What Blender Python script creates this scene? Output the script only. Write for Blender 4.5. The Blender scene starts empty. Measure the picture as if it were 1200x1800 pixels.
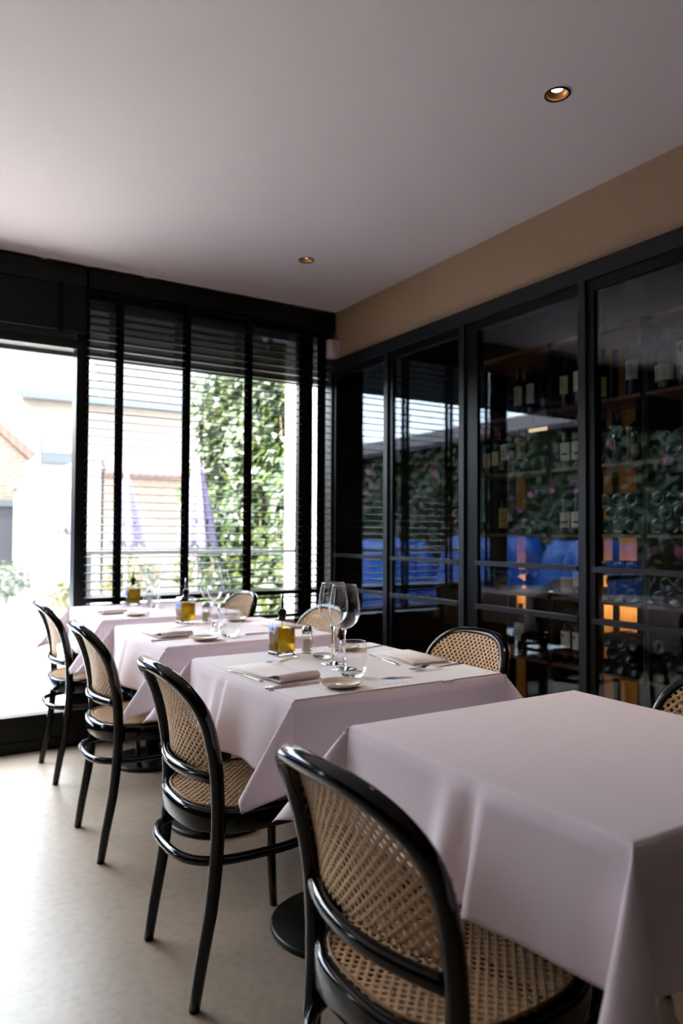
import bpy, bmesh, math, random
from mathutils import Vector, Matrix, Euler
random.seed(7)
PI = math.pi
scene = bpy.context.scene
COL = scene.collection

# ------------------------------------------------------------------ camera
YAW, PITCH, ROLL, CAMH = 0.5530, 0.0282, 0.0053, 1.1441
fw = Vector((math.sin(YAW) * math.cos(PITCH), math.cos(YAW) * math.cos(PITCH), math.sin(PITCH)))
r0 = Vector((math.cos(YAW), -math.sin(YAW), 0))
u0 = r0.cross(fw)
rr = r0 * math.cos(ROLL) + u0 * math.sin(ROLL)
uu = -r0 * math.sin(ROLL) + u0 * math.cos(ROLL)
cam_d = bpy.data.cameras.new('camera')
cam = bpy.data.objects.new('camera', cam_d)
COL.objects.link(cam)
M4 = Matrix.Identity(4)
for i in range(3):
    M4[i][0], M4[i][1], M4[i][2] = rr[i], uu[i], -fw[i]
M4[2][3] = CAMH
cam.matrix_world = M4
cam_d.sensor_fit = 'VERTICAL'
cam_d.sensor_height = 36.0
cam_d.sensor_width = 24.0
cam_d.lens = 1283.03 / 1800 * 36
cam_d.clip_start = 0.02
cam_d.dof.use_dof = True
cam_d.dof.focus_distance = 1.85
cam_d.dof.aperture_fstop = 2.8
scene.camera = cam

# ------------------------------------------------------------------ light and exposure
scene.view_settings.view_transform = 'Standard'
scene.view_settings.look = 'None'
scene.view_settings.gamma = 1.0
scene.view_settings.use_curve_mapping = False
scene.view_settings.exposure = 2.9
SKY = 3.0
SUN = 9.0
world = bpy.data.worlds.new('sky')
scene.world = world
world.use_nodes = True
wn = world.node_tree.nodes
wn['Background'].inputs['Color'].default_value = (0.86, 0.92, 1.0, 1)
wn['Background'].inputs['Strength'].default_value = SKY
sun_d = bpy.data.lights.new('sun', 'SUN')
sun_d.energy = SUN
sun_d.color = (1.0, 0.95, 0.86)
sun_d.angle = 0.01
sun = bpy.data.objects.new('sun', sun_d)
COL.objects.link(sun)
sun.rotation_euler = Vector((0.72, 0.12, -0.68)).to_track_quat('-Z', 'Y').to_euler()
pl = bpy.data.lights.new('window_portal', 'AREA')
pl.shape = 'RECTANGLE'
pl.size, pl.size_y = 5.6, 2.1
pl.energy = 1.0
pl.cycles.is_portal = True
po = bpy.data.objects.new('window_portal', pl)
COL.objects.link(po)
po.location = (-0.35, 4.30, 1.25)
po.rotation_euler = (-PI / 2, 0, 0)

# ------------------------------------------------------------------ materials
def mat(name, col=(0.5, 0.5, 0.5), rough=0.5, metal=0.0, spec=0.5, coat=0.0):
    m = bpy.data.materials.new(name)
    m.use_nodes = True
    b = m.node_tree.nodes['Principled BSDF']
    b.inputs['Base Color'].default_value = (*col, 1)
    b.inputs['Roughness'].default_value = rough
    b.inputs['Metallic'].default_value = metal
    b.inputs['Specular IOR Level'].default_value = spec
    b.inputs['Coat Weight'].default_value = coat
    return m

def N(m, t, **kw):
    n = m.node_tree.nodes.new(t)
    for k, v in kw.items():
        setattr(n, k, v)
    return n

def L(m, a, b):
    m.node_tree.links.new(a, b)

def bsdf(m):
    return m.node_tree.nodes['Principled BSDF']

def coords(m, kind='Object', scale=(1, 1, 1), rot=(0, 0, 0)):
    tc = N(m, 'ShaderNodeTexCoord')
    mp = N(m, 'ShaderNodeMapping')
    mp.inputs['Scale'].default_value = scale
    mp.inputs['Rotation'].default_value = rot
    L(m, tc.outputs[kind], mp.inputs['Vector'])
    return mp.outputs['Vector']

def noise_col(m, c1, c2, scale=5, detail=5, lo=0.3, hi=0.7, vec=None, rough=0.6):
    n = N(m, 'ShaderNodeTexNoise')
    n.inputs['Scale'].default_value = scale
    n.inputs['Detail'].default_value = detail
    n.inputs['Roughness'].default_value = rough
    L(m, vec if vec is not None else coords(m), n.inputs['Vector'])
    cr = N(m, 'ShaderNodeValToRGB')
    cr.color_ramp.elements[0].position = lo
    cr.color_ramp.elements[1].position = hi
    cr.color_ramp.elements[0].color = (*c1, 1)
    cr.color_ramp.elements[1].color = (*c2, 1)
    L(m, n.outputs['Fac'], cr.inputs['Fac'])
    L(m, cr.outputs['Color'], bsdf(m).inputs['Base Color'])
    return n, cr

def bump(m, height, strength=0.2, dist=0.01):
    b = N(m, 'ShaderNodeBump')
    b.inputs['Strength'].default_value = strength
    b.inputs['Distance'].default_value = dist
    L(m, height, b.inputs['Height'])
    L(m, b.outputs['Normal'], bsdf(m).inputs['Normal'])

def thin_glass(name, tint=(0.97, 0.98, 0.98), f0=0.06, power=5.0, gl=(1, 1, 1), rough=0.0, top=0.95):
    """A sheet of glass: see-through, with a mirror reflection that grows towards grazing."""
    m = bpy.data.materials.new(name)
    m.use_nodes = True
    nt = m.node_tree
    nt.nodes.remove(nt.nodes['Principled BSDF'])
    out = nt.nodes['Material Output']
    tr = N(m, 'ShaderNodeBsdfTransparent')
    tr.inputs['Color'].default_value = (*tint, 1)
    g = N(m, 'ShaderNodeBsdfGlossy')
    g.inputs['Roughness'].default_value = rough
    g.inputs['Color'].default_value = (*gl, 1)
    lw = N(m, 'ShaderNodeLayerWeight')
    lw.inputs['Blend'].default_value = 0.5
    p = N(m, 'ShaderNodeMath', operation='POWER')
    L(m, lw.outputs['Facing'], p.inputs[0])
    p.inputs[1].default_value = power
    ma = N(m, 'ShaderNodeMath', operation='MULTIPLY_ADD')
    L(m, p.outputs[0], ma.inputs[0])
    ma.inputs[1].default_value = top - f0
    ma.inputs[2].default_value = f0
    mx = N(m, 'ShaderNodeMixShader')
    L(m, ma.outputs[0], mx.inputs[0])
    L(m, tr.outputs[0], mx.inputs[1])
    L(m, g.outputs[0], mx.inputs[2])
    L(m, mx.outputs[0], out.inputs['Surface'])
    return m

def solid_glass(name, col=(1, 1, 1), ior=1.45, rough=0.0):
    m = bpy.data.materials.new(name)
    m.use_nodes = True
    nt = m.node_tree
    nt.nodes.remove(nt.nodes['Principled BSDF'])
    g = N(m, 'ShaderNodeBsdfGlass')
    g.inputs['Color'].default_value = (*col, 1)
    g.inputs['IOR'].default_value = ior
    g.inputs['Roughness'].default_value = rough
    L(m, g.outputs[0], nt.nodes['Material Output'].inputs['Surface'])
    return m

def emit(name, col, strength):
    m = bpy.data.materials.new(name)
    m.use_nodes = True
    nt = m.node_tree
    nt.nodes.remove(nt.nodes['Principled BSDF'])
    e = N(m, 'ShaderNodeEmission')
    e.inputs['Color'].default_value = (*col, 1)
    e.inputs['Strength'].default_value = strength
    L(m, e.outputs[0], nt.nodes['Material Output'].inputs['Surface'])
    return m

MAT = {}
m = MAT['floor'] = mat('polished_concrete', rough=0.36, spec=0.5)
n, cr = noise_col(m, (0.285, 0.22, 0.17), (0.375, 0.295, 0.23), scale=1.5, detail=7, lo=0.30, hi=0.70)
n2 = N(m, 'ShaderNodeTexNoise'); n2.inputs['Scale'].default_value = 38; n2.inputs['Detail'].default_value = 6
L(m, coords(m), n2.inputs['Vector'])
mixn = N(m, 'ShaderNodeMix', data_type='RGBA', blend_type='MULTIPLY')
mixn.inputs[0].default_value = 0.32
cr2 = N(m, 'ShaderNodeValToRGB')
cr2.color_ramp.elements[0].position = 0.30; cr2.color_ramp.elements[0].color = (0.55, 0.53, 0.52, 1)
cr2.color_ramp.elements[1].position = 0.55; cr2.color_ramp.elements[1].color = (1, 1, 1, 1)
L(m, n2.outputs['Fac'], cr2.inputs['Fac'])
L(m, cr.outputs['Color'], mixn.inputs[6]); L(m, cr2.outputs['Color'], mixn.inputs[7])
L(m, mixn.outputs[2], bsdf(m).inputs['Base Color'])
bump(m, n2.outputs['Fac'], 0.05, 0.003)

MAT['ceiling'] = mat('ceiling_paint', (0.74, 0.655, 0.665), 0.9, spec=0.2)
m = MAT['brown_wall'] = mat('taupe_wall_paint', (0.235, 0.15, 0.088), 0.85, spec=0.2)
n, _ = noise_col(m, (0.40, 0.27, 0.165), (0.44, 0.295, 0.18), scale=60, detail=3)
bump(m, n.outputs['Fac'], 0.15, 0.002)
MAT['plain_wall'] = mat('room_wall_paint', (0.035, 0.028, 0.022), 0.85, spec=0.2)
MAT['black_metal'] = mat('black_metal', (0.0028, 0.0034, 0.0024), 0.35, spec=0.18)
MAT['grey_metal'] = mat('dark_grey_frame_paint', (0.010, 0.010, 0.0115), 0.42, spec=0.3)
MAT['slat'] = mat('black_slat_lacquer', (0.0035, 0.0037, 0.0032), 0.42, spec=0.18)
MAT['tape'] = mat('black_blind_tape', (0.003, 0.003, 0.003), 0.9, spec=0.1)
MAT['black_wood'] = mat('black_lacquered_beech', (0.0018, 0.0017, 0.0015), 0.11, spec=0.42)
m = MAT['cane'] = mat('woven_cane', (0.56, 0.36, 0.19), 0.5, spec=0.35)
tc = N(m, 'ShaderNodeTexCoord')
w1 = N(m, 'ShaderNodeTexWave', wave_type='BANDS', bands_direction='DIAGONAL')
w1.inputs['Scale'].default_value = 110; w1.inputs['Distortion'].default_value = 0.4
mpA = N(m, 'ShaderNodeMapping'); mpA.inputs['Rotation'].default_value = (0, 0, 0)
L(m, tc.outputs['UV'], mpA.inputs['Vector']); L(m, mpA.outputs['Vector'], w1.inputs['Vector'])
w2 = N(m, 'ShaderNodeTexWave', wave_type='BANDS', bands_direction='DIAGONAL')
w2.inputs['Scale'].default_value = 110; w2.inputs['Distortion'].default_value = 0.4
mpB = N(m, 'ShaderNodeMapping'); mpB.inputs['Rotation'].default_value = (0, 0, PI / 2)
L(m, tc.outputs['UV'], mpB.inputs['Vector']); L(m, mpB.outputs['Vector'], w2.inputs['Vector'])
mxw = N(m, 'ShaderNodeMath', operation='MAXIMUM')
L(m, w1.outputs['Fac'], mxw.inputs[0]); L(m, w2.outputs['Fac'], mxw.inputs[1])
crc = N(m, 'ShaderNodeValToRGB')
crc.color_ramp.elements[0].position = 0.15; crc.color_ramp.elements[0].color = (0.28, 0.15, 0.065, 1)
crc.color_ramp.elements[1].position = 0.75; crc.color_ramp.elements[1].color = (0.68, 0.42, 0.215, 1)
L(m, mxw.outputs[0], crc.inputs['Fac']); L(m, crc.outputs['Color'], bsdf(m).inputs['Base Color'])
bump(m, mxw.outputs[0], 0.5, 0.0015)

def cloth_mat(name, col):
    m = mat(name, col, 0.85, spec=0.2)
    bsdf(m).inputs['Sheen Weight'].default_value = 0.25
    wv = N(m, 'ShaderNodeTexNoise'); wv.inputs['Scale'].default_value = 420; wv.inputs['Detail'].default_value = 2
    L(m, coords(m), wv.inputs['Vector'])
    lg = N(m, 'ShaderNodeTexNoise'); lg.inputs['Scale'].default_value = 9; lg.inputs['Detail'].default_value = 3
    L(m, coords(m), lg.inputs['Vector'])
    ad = N(m, 'ShaderNodeMath', operation='MULTIPLY_ADD')
    L(m, lg.outputs['Fac'], ad.inputs[0]); ad.inputs[1].default_value = 6.0; L(m, wv.outputs['Fac'], ad.inputs[2])
    bump(m, ad.outputs[0], 0.10, 0.0012)
    return m
MAT['cloth'] = cloth_mat('white_linen', (0.92, 0.80, 0.86))
MAT['topper'] = cloth_mat('white_table_topper', (0.90, 0.84, 0.87))
MAT['napkin'] = cloth_mat('beige_napkin_linen', (0.86, 0.755, 0.735))
MAT['steel'] = mat('polished_steel', (0.62, 0.60, 0.60), 0.18, metal=1.0)
MAT['ceramic'] = mat('beige_glazed_ceramic', (0.66, 0.54, 0.43), 0.16, spec=0.6)
MAT['salt'] = mat('salt_grains', (0.72, 0.60, 0.53), 0.9)
MAT['thin'] = thin_glass('clear_glass_wall', (0.97, 0.975, 0.98), 0.055, 2.6, top=0.9)
MAT['solid'] = solid_glass('clear_glass_solid')
MAT['oil'] = None
m = bpy.data.materials.new('olive_oil'); m.use_nodes = True
m.node_tree.nodes.remove(m.node_tree.nodes['Principled BSDF'])
g = N(m, 'ShaderNodeBsdfGlass'); g.inputs['Color'].default_value = (0.70, 0.53, 0.09, 1); g.inputs['IOR'].default_value = 1.12
tl = N(m, 'ShaderNodeBsdfTranslucent'); tl.inputs['Color'].default_value = (0.36, 0.25, 0.015, 1)
mx = N(m, 'ShaderNodeMixShader'); mx.inputs[0].default_value = 0.45
L(m, g.outputs[0], mx.inputs[1]); L(m, tl.outputs[0], mx.inputs[2])
L(m, mx.outputs[0], m.node_tree.nodes['Material Output'].inputs['Surface'])
MAT['oil'] = m
MAT['window_glass'] = thin_glass('window_glass', (0.95, 0.97, 0.97), 0.05, 5)
MAT['partition_glass'] = thin_glass('partition_glass', (0.89, 0.915, 0.90), 0.034, 4.5, gl=(0.82, 0.9, 1.0))
MAT['white_plastic'] = mat('white_plastic', (0.72, 0.62, 0.64), 0.5)
MAT['brass'] = mat('brushed_gold_reflector', (0.70, 0.34, 0.11), 0.35, metal=1.0)
MAT['lamp'] = emit('lamp_disc', (1.0, 0.92, 0.80), 1.6)
MAT['led'] = emit('led_tube', (1.0, 0.64, 0.27), 6)
MAT['walnut'] = mat('red_brown_shelf_wood', (0.17, 0.068, 0.045), 0.5)
m = MAT['cellar_wood'] = mat('cellar_back_boards', (0.42, 0.22, 0.09), 0.6)
n, _ = noise_col(m, (0.34, 0.17, 0.065), (0.50, 0.27, 0.11), scale=3, detail=6, vec=coords(m, scale=(1, 14, 0.8)))
MAT['cellar_dark'] = mat('cellar_dark_paint', (0.012, 0.014, 0.012), 0.7, spec=0.2)
MAT['bottle'] = mat('dark_bottle_glass', (0.006, 0.009, 0.006), 0.08, spec=0.6)
MAT['capsule_red'] = mat('red_bottle_capsule', (0.35, 0.02, 0.03), 0.4)
MAT['capsule_black'] = mat('black_bottle_capsule', (0.012, 0.012, 0.012), 0.4)
MAT['label_white'] = mat('white_paper_label', (0.78, 0.70, 0.62), 0.8)
MAT['label_cream'] = mat('cream_paper_label', (0.70, 0.55, 0.34), 0.8)
MAT['label_yellow'] = mat('yellow_paper_label', (0.55, 0.40, 0.13), 0.8)
MAT['label_ink'] = mat('dark_label_ink', (0.05, 0.035, 0.03), 0.8)
MAT['label_red'] = mat('red_label_ink', (0.50, 0.04, 0.05), 0.8)
MAT['label_gold'] = mat('gold_label_ink', (0.50, 0.27, 0.10), 0.8)
# outdoors
m = MAT['terrace'] = mat('pale_terrace_paving', rough=0.85)
br = N(m, 'ShaderNodeTexBrick')
br.inputs['Color1'].default_value = (0.62, 0.60, 0.565, 1); br.inputs['Color2'].default_value = (0.52, 0.51, 0.48, 1)
br.inputs['Mortar'].default_value = (0.05, 0.055, 0.05, 1)
br.inputs['Scale'].default_value = 1; br.inputs['Brick Width'].default_value = 1.1; br.inputs['Row Height'].default_value = 0.145
br.inputs['Mortar Size'].default_value = 0.012
L(m, coords(m), br.inputs['Vector']); L(m, br.outputs['Color'], bsdf(m).inputs['Base Color'])
def brick_mat(name, c1, c2, mo, rot=(PI / 2, 0, 0)):
    m = mat(name, rough=0.9)
    br = N(m, 'ShaderNodeTexBrick')
    br.inputs['Color1'].default_value = (*c1, 1); br.inputs['Color2'].default_value = (*c2, 1); br.inputs['Mortar'].default_value = (*mo, 1)
    br.inputs['Scale'].default_value = 1; br.inputs['Brick Width'].default_value = 0.22; br.inputs['Row Height'].default_value = 0.068
    br.inputs['Mortar Size'].default_value = 0.010
    L(m, coords(m, rot=rot), br.inputs['Vector']); L(m, br.outputs['Color'], bsdf(m).inputs['Base Color'])
    return m
MAT['brick'] = brick_mat('pale_red_brick', (0.115, 0.068, 0.048), (0.088, 0.053, 0.038), (0.115, 0.096, 0.08))
MAT['brick_pale'] = brick_mat('whitewashed_brick', (0.17, 0.138, 0.115), (0.15, 0.118, 0.098), (0.165, 0.142, 0.126))
def tile_mat(name, c1, c2, sx):
    m = mat(name, rough=0.8)
    w = N(m, 'ShaderNodeTexWave', wave_type='BANDS', bands_direction='X')
    w.inputs['Scale'].default_value = sx; w.inputs['Distortion'].default_value = 0.2
    L(m, coords(m), w.inputs['Vector'])
    cr = N(m, 'ShaderNodeValToRGB')
    cr.color_ramp.elements[0].color = (*c1, 1); cr.color_ramp.elements[1].color = (*c2, 1)
    L(m, w.outputs['Fac'], cr.inputs['Fac']); L(m, cr.outputs['Color'], bsdf(m).inputs['Base Color'])
    return m
MAT['slate'] = tile_mat('grey_blue_roof_tiles', (0.030, 0.034, 0.036), (0.042, 0.045, 0.046), 1.4)
MAT['pantile'] = tile_mat('orange_pantiles', (0.07, 0.035, 0.024), (0.085, 0.048, 0.036), 2.2)
MAT['pink_tile'] = tile_mat('pink_wall_tiles', (0.062, 0.032, 0.036), (0.085, 0.05, 0.055), 2.2)
MAT['white_render'] = mat('white_render', (0.15, 0.14, 0.13), 0.9)
MAT['gutter'] = mat('blue_grey_zinc', (0.026, 0.034, 0.038), 0.5)
MAT['shed_door'] = mat('dark_violet_grey_boards', (0.010, 0.0095, 0.015), 0.7)
MAT['dim_pane'] = mat('dim_window_pane', (0.02, 0.024, 0.028), 0.3)
MAT['white_paint'] = mat('white_paint', (0.16, 0.16, 0.16), 0.5)
MAT['rail_steel'] = mat('brushed_rail_steel', (0.62, 0.62, 0.64), 0.4, metal=0.3)
m = MAT['parasol'] = mat('lavender_canvas', (0.115, 0.096, 0.17), 0.9)
MAT['parasol_white'] = mat('white_canvas', (0.12, 0.11, 0.14), 0.9)
MAT['tarp'] = mat('blue_tarpaulin', (0.006, 0.07, 0.34), 0.35, spec=0.5)
def leaf_mat(name, c1, c2):
    m = mat(name, c1, 0.32, spec=0.5)
    oi = N(m, 'ShaderNodeTexNoise'); oi.inputs['Scale'].default_value = 6.0; oi.inputs['Detail'].default_value = 4
    L(m, coords(m), oi.inputs['Vector'])
    cr = N(m, 'ShaderNodeValToRGB')
    cr.color_ramp.elements[0].position = 0.36; cr.color_ramp.elements[1].position = 0.64
    cr.color_ramp.elements[0].color = (*c1, 1); cr.color_ramp.elements[1].color = (*c2, 1)
    L(m, oi.outputs['Fac'], cr.inputs['Fac']); L(m, cr.outputs['Color'], bsdf(m).inputs['Base Color'])
    tl = N(m, 'ShaderNodeBsdfTranslucent'); L(m, cr.outputs['Color'], tl.inputs['Color'])
    mx = N(m, 'ShaderNodeMixShader'); mx.inputs[0].default_value = 0.35
    L(m, bsdf(m).outputs[0], mx.inputs[1]); L(m, tl.outputs[0], mx.inputs[2])
    L(m, mx.outputs[0], m.node_tree.nodes['Material Output'].inputs['Surface'])
    return m
MAT['ivy'] = leaf_mat('green_ivy_leaves', (0.008, 0.020, 0.002), (0.040, 0.060, 0.008))
MAT['ivy_dark'] = leaf_mat('dark_ivy_leaves', (0.014, 0.026, 0.011), (0.06, 0.08, 0.03))
MAT['shrub'] = leaf_mat('yellow_green_leaves', (0.045, 0.055, 0.010), (0.075, 0.070, 0.018))
MAT['shrub_grey'] = leaf_mat('grey_green_leaves', (0.028, 0.044, 0.028), (0.055, 0.062, 0.042))
MAT['pink_flower'] = mat('pink_flowers', (0.25, 0.07, 0.15), 0.8)
MAT['twig'] = mat('brown_stems', (0.10, 0.06, 0.035), 0.9)
MAT['hedge_core'] = mat('green_ivy_core', (0.02, 0.035, 0.008), 0.95)  # one even dark green for the wall behind the leaves
m = bpy.data.materials.new('dark_screen_fabric'); m.use_nodes = True
tr = N(m, 'ShaderNodeBsdfTransparent'); tr.inputs['Color'].default_value = (0.10, 0.105, 0.11, 1)
mx = N(m, 'ShaderNodeMixShader'); mx.inputs[0].default_value = 0.55
bsdf(m).inputs['Base Color'].default_value = (0.01, 0.01, 0.011, 1)
L(m, bsdf(m).outputs[0], mx.inputs[1]); L(m, tr.outputs[0], mx.inputs[2])
L(m, mx.outputs[0], m.node_tree.nodes['Material Output'].inputs['Surface'])
MAT['screen'] = m

# ------------------------------------------------------------------ helpers
def tag(o, label=None, cat=None, group=None, kind=None):
    if label: o['label'] = label
    if cat: o['category'] = cat
    if group: o['group'] = group
    if kind: o['kind'] = kind
    return o

def empty(name, loc=(0, 0, 0), rz=0.0, label=None, cat=None, group=None):
    o = bpy.data.objects.new(name, None)
    COL.objects.link(o)
    o.empty_display_size = 0.05
    o.location = loc
    o.rotation_euler = (0, 0, rz)
    return tag(o, label, cat, group)

class MB:
    def __init__(s):
        s.v, s.f, s.mi, s.sm = [], [], [], []
        s.uv = None
    def add(s, vs, fs, mi=0, smooth=False):
        k = len(s.v)
        s.v += [tuple(p) for p in vs]
        for f in fs:
            s.f.append([i + k for i in f]); s.mi.append(mi); s.sm.append(smooth)
        return s
    def box(s, x0, x1, y0, y1, z0, z1, mi=0):
        vs = [(x0, y0, z0), (x1, y0, z0), (x1, y1, z0), (x0, y1, z0), (x0, y0, z1), (x1, y0, z1), (x1, y1, z1), (x0, y1, z1)]
        return s.add(vs, [(0, 3, 2, 1), (4, 5, 6, 7), (0, 1, 5, 4), (1, 2, 6, 5), (2, 3, 7, 6), (3, 0, 4, 7)], mi)
    def quad(s, a, b, c, d, mi=0):
        return s.add([a, b, c, d], [(0, 1, 2, 3)], mi)
    def lathe(s, prof, seg=32, c=(0, 0, 0), mi=0, axis='z', smooth=True, closed_ends=True):
        vs = []
        for r, z in prof:
            for k in range(seg):
                a = 2 * PI * k / seg
                p = (r * math.cos(a), r * math.sin(a), z)
                if axis == 'x': p = (p[2], p[0], p[1])
                if axis == 'y': p = (p[0], p[2], p[1])
                vs.append((p[0] + c[0], p[1] + c[1], p[2] + c[2]))
        fs = []
        for i in range(len(prof) - 1):
            for k in range(seg):
                a, b = i * seg + k, i * seg + (k + 1) % seg
                fs.append((a, b, b + seg, a + seg))
        s.add(vs, fs, mi, smooth)
        if closed_ends:
            n = len(prof)
            k0 = len(s.v) - n * seg
            for base, rad, rev in ((k0, prof[0][0], True), (k0 + (n - 1) * seg, prof[-1][0], False)):
                if rad > 1e-5:
                    idx = list(range(base, base + seg))
                    if rev: idx.reverse()
                    s.f.append(idx); s.mi.append(mi); s.sm.append(False)
        return s
    def tube(s, pts, rad, seg=10, mi=0, closed=False, flat=(1.0, 1.0), up=None):
        pts = [Vector(p) for p in pts]
        n = len(pts)
        rs = rad if isinstance(rad, (list, tuple)) else [rad] * n
        tang = []
        for i in range(n):
            a = pts[(i - 1) % n] if (closed or i > 0) else pts[i]
            b = pts[(i + 1) % n] if (closed or i < n - 1) else pts[i]
            tang.append((b - a).normalized())
        ref = Vector(up) if up else Vector((0, 0, 1))
        if up is None and abs(tang[0].dot(ref)) > 0.9: ref = Vector((1, 0, 0))
        nrm = (ref - tang[0] * ref.dot(tang[0])).normalized()
        vs = []
        for i in range(n):
            t = tang[i]
            if up:
                nn = Vector(up) - t * Vector(up).dot(t)
                nrm = nn.normalized() if nn.length > 1e-4 else nrm
            else:
                nrm = (nrm - t * nrm.dot(t)).normalized()
            bi = t.cross(nrm)
            for k in range(seg):
                a = 2 * PI * k / seg
                vs.append(pts[i] + nrm * (math.cos(a) * rs[i] * flat[0]) + bi * (math.sin(a) * rs[i] * flat[1]))
        fs = []
        for i in range(n if closed else n - 1):
            for k in range(seg):
                a, b = i * seg + k, i * seg + (k + 1) % seg
                j = ((i + 1) % n) * seg
                fs.append((a, b, j + (k + 1) % seg, j + k))
        base = len(s.v)
        s.add(vs, fs, mi, True)
        if not closed:
            s.f.append([base + k for k in range(seg)][::-1]); s.mi.append(mi); s.sm.append(False)
            s.f.append([base + (n - 1) * seg + k for k in range(seg)]); s.mi.append(mi); s.sm.append(False)
        return s
    def build(s, name, mats, parent=None, bevel=0.0, solid=0.0, bseg=2):
        me = bpy.data.meshes.new(name)
        me.from_pydata(s.v, [], s.f)
        if not isinstance(mats, (list, tuple)): mats = [mats]
        for mm in mats: me.materials.append(mm)
        me.polygons.foreach_set('material_index', s.mi)
        me.polygons.foreach_set('use_smooth', s.sm)
        if s.uv:
            uvl = me.uv_layers.new(name='UVMap')
            for lp in me.loops:
                uvl.data[lp.index].uv = s.uv[lp.vertex_index]
        me.update()
        o = bpy.data.objects.new(name, me)
        COL.objects.link(o)
        if parent: o.parent = parent
        if solid:
            md = o.modifiers.new('thickness', 'SOLIDIFY'); md.thickness = solid; md.offset = 0
        if bevel:
            md = o.modifiers.new('bevel', 'BEVEL'); md.width = bevel; md.segments = bseg; md.limit_method = 'ANGLE'
        return o

def part(name, mb, m, parent, **kw):
    return mb.build(name, m, parent, **kw)

def struct(name, mb, m, parent=None, **kw):
    o = mb.build(name, m, parent, **kw)
    if parent is None: o['kind'] = 'structure'
    return o

def sempty(name, loc=(0, 0, 0)):
    o = empty(name, loc); o['kind'] = 'structure'
    return o

def copy_tree(o, parent=None):
    c = o.copy(); COL.objects.link(c); c.parent = parent
    for ch in list(o.children): copy_tree(ch, c)
    return c

def dup(root, loc, rz=None, label=None, cat=None, group=None):
    r = copy_tree(root)
    r.location = loc
    if rz is not None: r.rotation_euler = (0, 0, rz)
    if label: r['label'] = label
    if cat: r['category'] = cat
    if group: r['group'] = group
    return r

def interp(tab, z):
    for (a, va), (b, vb) in zip(tab, tab[1:]):
        if z <= b: return va + (vb - va) * (z - a) / (b - a)
    return tab[-1][1]

def smooth_tab(tab, z):
    # Catmull-Rom through table
    n = len(tab)
    if z <= tab[0][0]: return tab[0][1]
    if z >= tab[-1][0]: return tab[-1][1]
    for i in range(n - 1):
        if tab[i][0] <= z <= tab[i + 1][0]: break
    x0, y0 = tab[i]; x1, y1 = tab[i + 1]
    m0 = (y1 - tab[i - 1][1]) / (x1 - tab[i - 1][0]) if i > 0 else (y1 - y0) / (x1 - x0)
    m1 = (tab[i + 2][1] - y0) / (tab[i + 2][0] - x0) if i < n - 2 else (y1 - y0) / (x1 - x0)
    h = x1 - x0; t = (z - x0) / h
    return (2*t**3-3*t*t+1)*y0 + (t**3-2*t*t+t)*h*m0 + (-2*t**3+3*t*t)*y1 + (t**3-t*t)*h*m1

# ------------------------------------------------------------------ room shell
RX, ZC = 2.445, 2.5755          # right wall plane, ceiling height
LX, RY = -3.1, -2.6             # left wall, rear wall
WY = 4.085                      # inner face of the window front
PX = 2.40                       # face of the wine room partition
CX = 3.72                       # back wall of the wine room

struct('floor', MB().box(LX - 0.1, CX + 0.1, RY - 0.1, 4.20, -0.10, 0.0), MAT['floor'])
struct('ceiling', MB().box(LX - 0.1, RX + 0.15, RY - 0.1, 4.20, ZC, ZC + 0.12), MAT['ceiling'])
struct('wall_right', MB().box(RX, RX + 0.12, RY, 4.20, 2.235, ZC), MAT['brown_wall'])
struct('wall_left', MB().box(LX - 0.1, LX, RY, 4.20, 0, ZC), MAT['plain_wall'])
struct('wall_rear', MB().box(LX - 0.1, CX + 0.1, RY - 0.1, RY, 0, ZC), MAT['plain_wall'])

# window front (black aluminium)
ZH = 2.40   # head of the glazing
w = MB().box(LX, RX, WY, 4.20, ZH, ZC)
struct('wall_back', w, MAT['black_metal'])
d = sempty('door_1', (0.31, WY, 0))
def rel(mb, o):
    mb.v = [(x - o.location.x, y - o.location.y, z - o.location.z) for x, y, z in mb.v]
    return mb
fr = MB()
fr.box(0.838, 0.905, WY, 4.18, 0, ZH).box(-0.29, -0.21, WY, 4.18, 0, ZH)
fr.box(-0.21, 0.838, WY, 4.18, 0.0, 0.055).box(-0.21, 0.838, WY + 0.012, 4.17, 0.055, 0.185)
fr.box(-0.21, 0.838, WY, 4.18, 2.128, 2.178)
part('door_frame', rel(fr, d), MAT['black_metal'], d)
part('pane', rel(MB().box(-0.21, 0.838, 4.125, 4.133, 0.185, 2.128), d), MAT['window_glass'], d)
part('transom_pane', rel(MB().box(-0.21, 0.838, 4.125, 4.133, 2.178, ZH), d), MAT['window_glass'], d)

def window(name, x0, x1, z0, post_l=0.0, post_r=0.0):
    o = sempty(name, ((x0 + x1) / 2, WY, 0))
    f = MB()
    f.box(x0, x1, WY, 4.18, 0, z0)
    f.box(x0, x1, WY, 4.18, 0.755, 0.792)
    if post_l: f.box(x0, x0 + post_l, WY, 4.18, z0, ZH)
    if post_r: f.box(x1 - post_r, x1, WY, 4.18, z0, ZH)
    part('window_frame', rel(f, o), MAT['black_metal'], o)
    a, b = x0 + post_l, x1 - post_r
    part('pane', rel(MB().box(a, b, 4.125, 4.133, 0.792, ZH), o), MAT['window_glass'], o)
    part('lower_pane', rel(MB().box(a, b, 4.125, 4.133, z0, 0.755), o), MAT['window_glass'], o)
    return o
window('window_1', 0.905, 2.30, 0.60, 0.0, 0.075)
window('window_2', 2.30, 2.445, 0.60, 0.0, 0.02)
window('window_3', -3.1, -0.29, 0.60, 0.10, 0.0)

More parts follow.
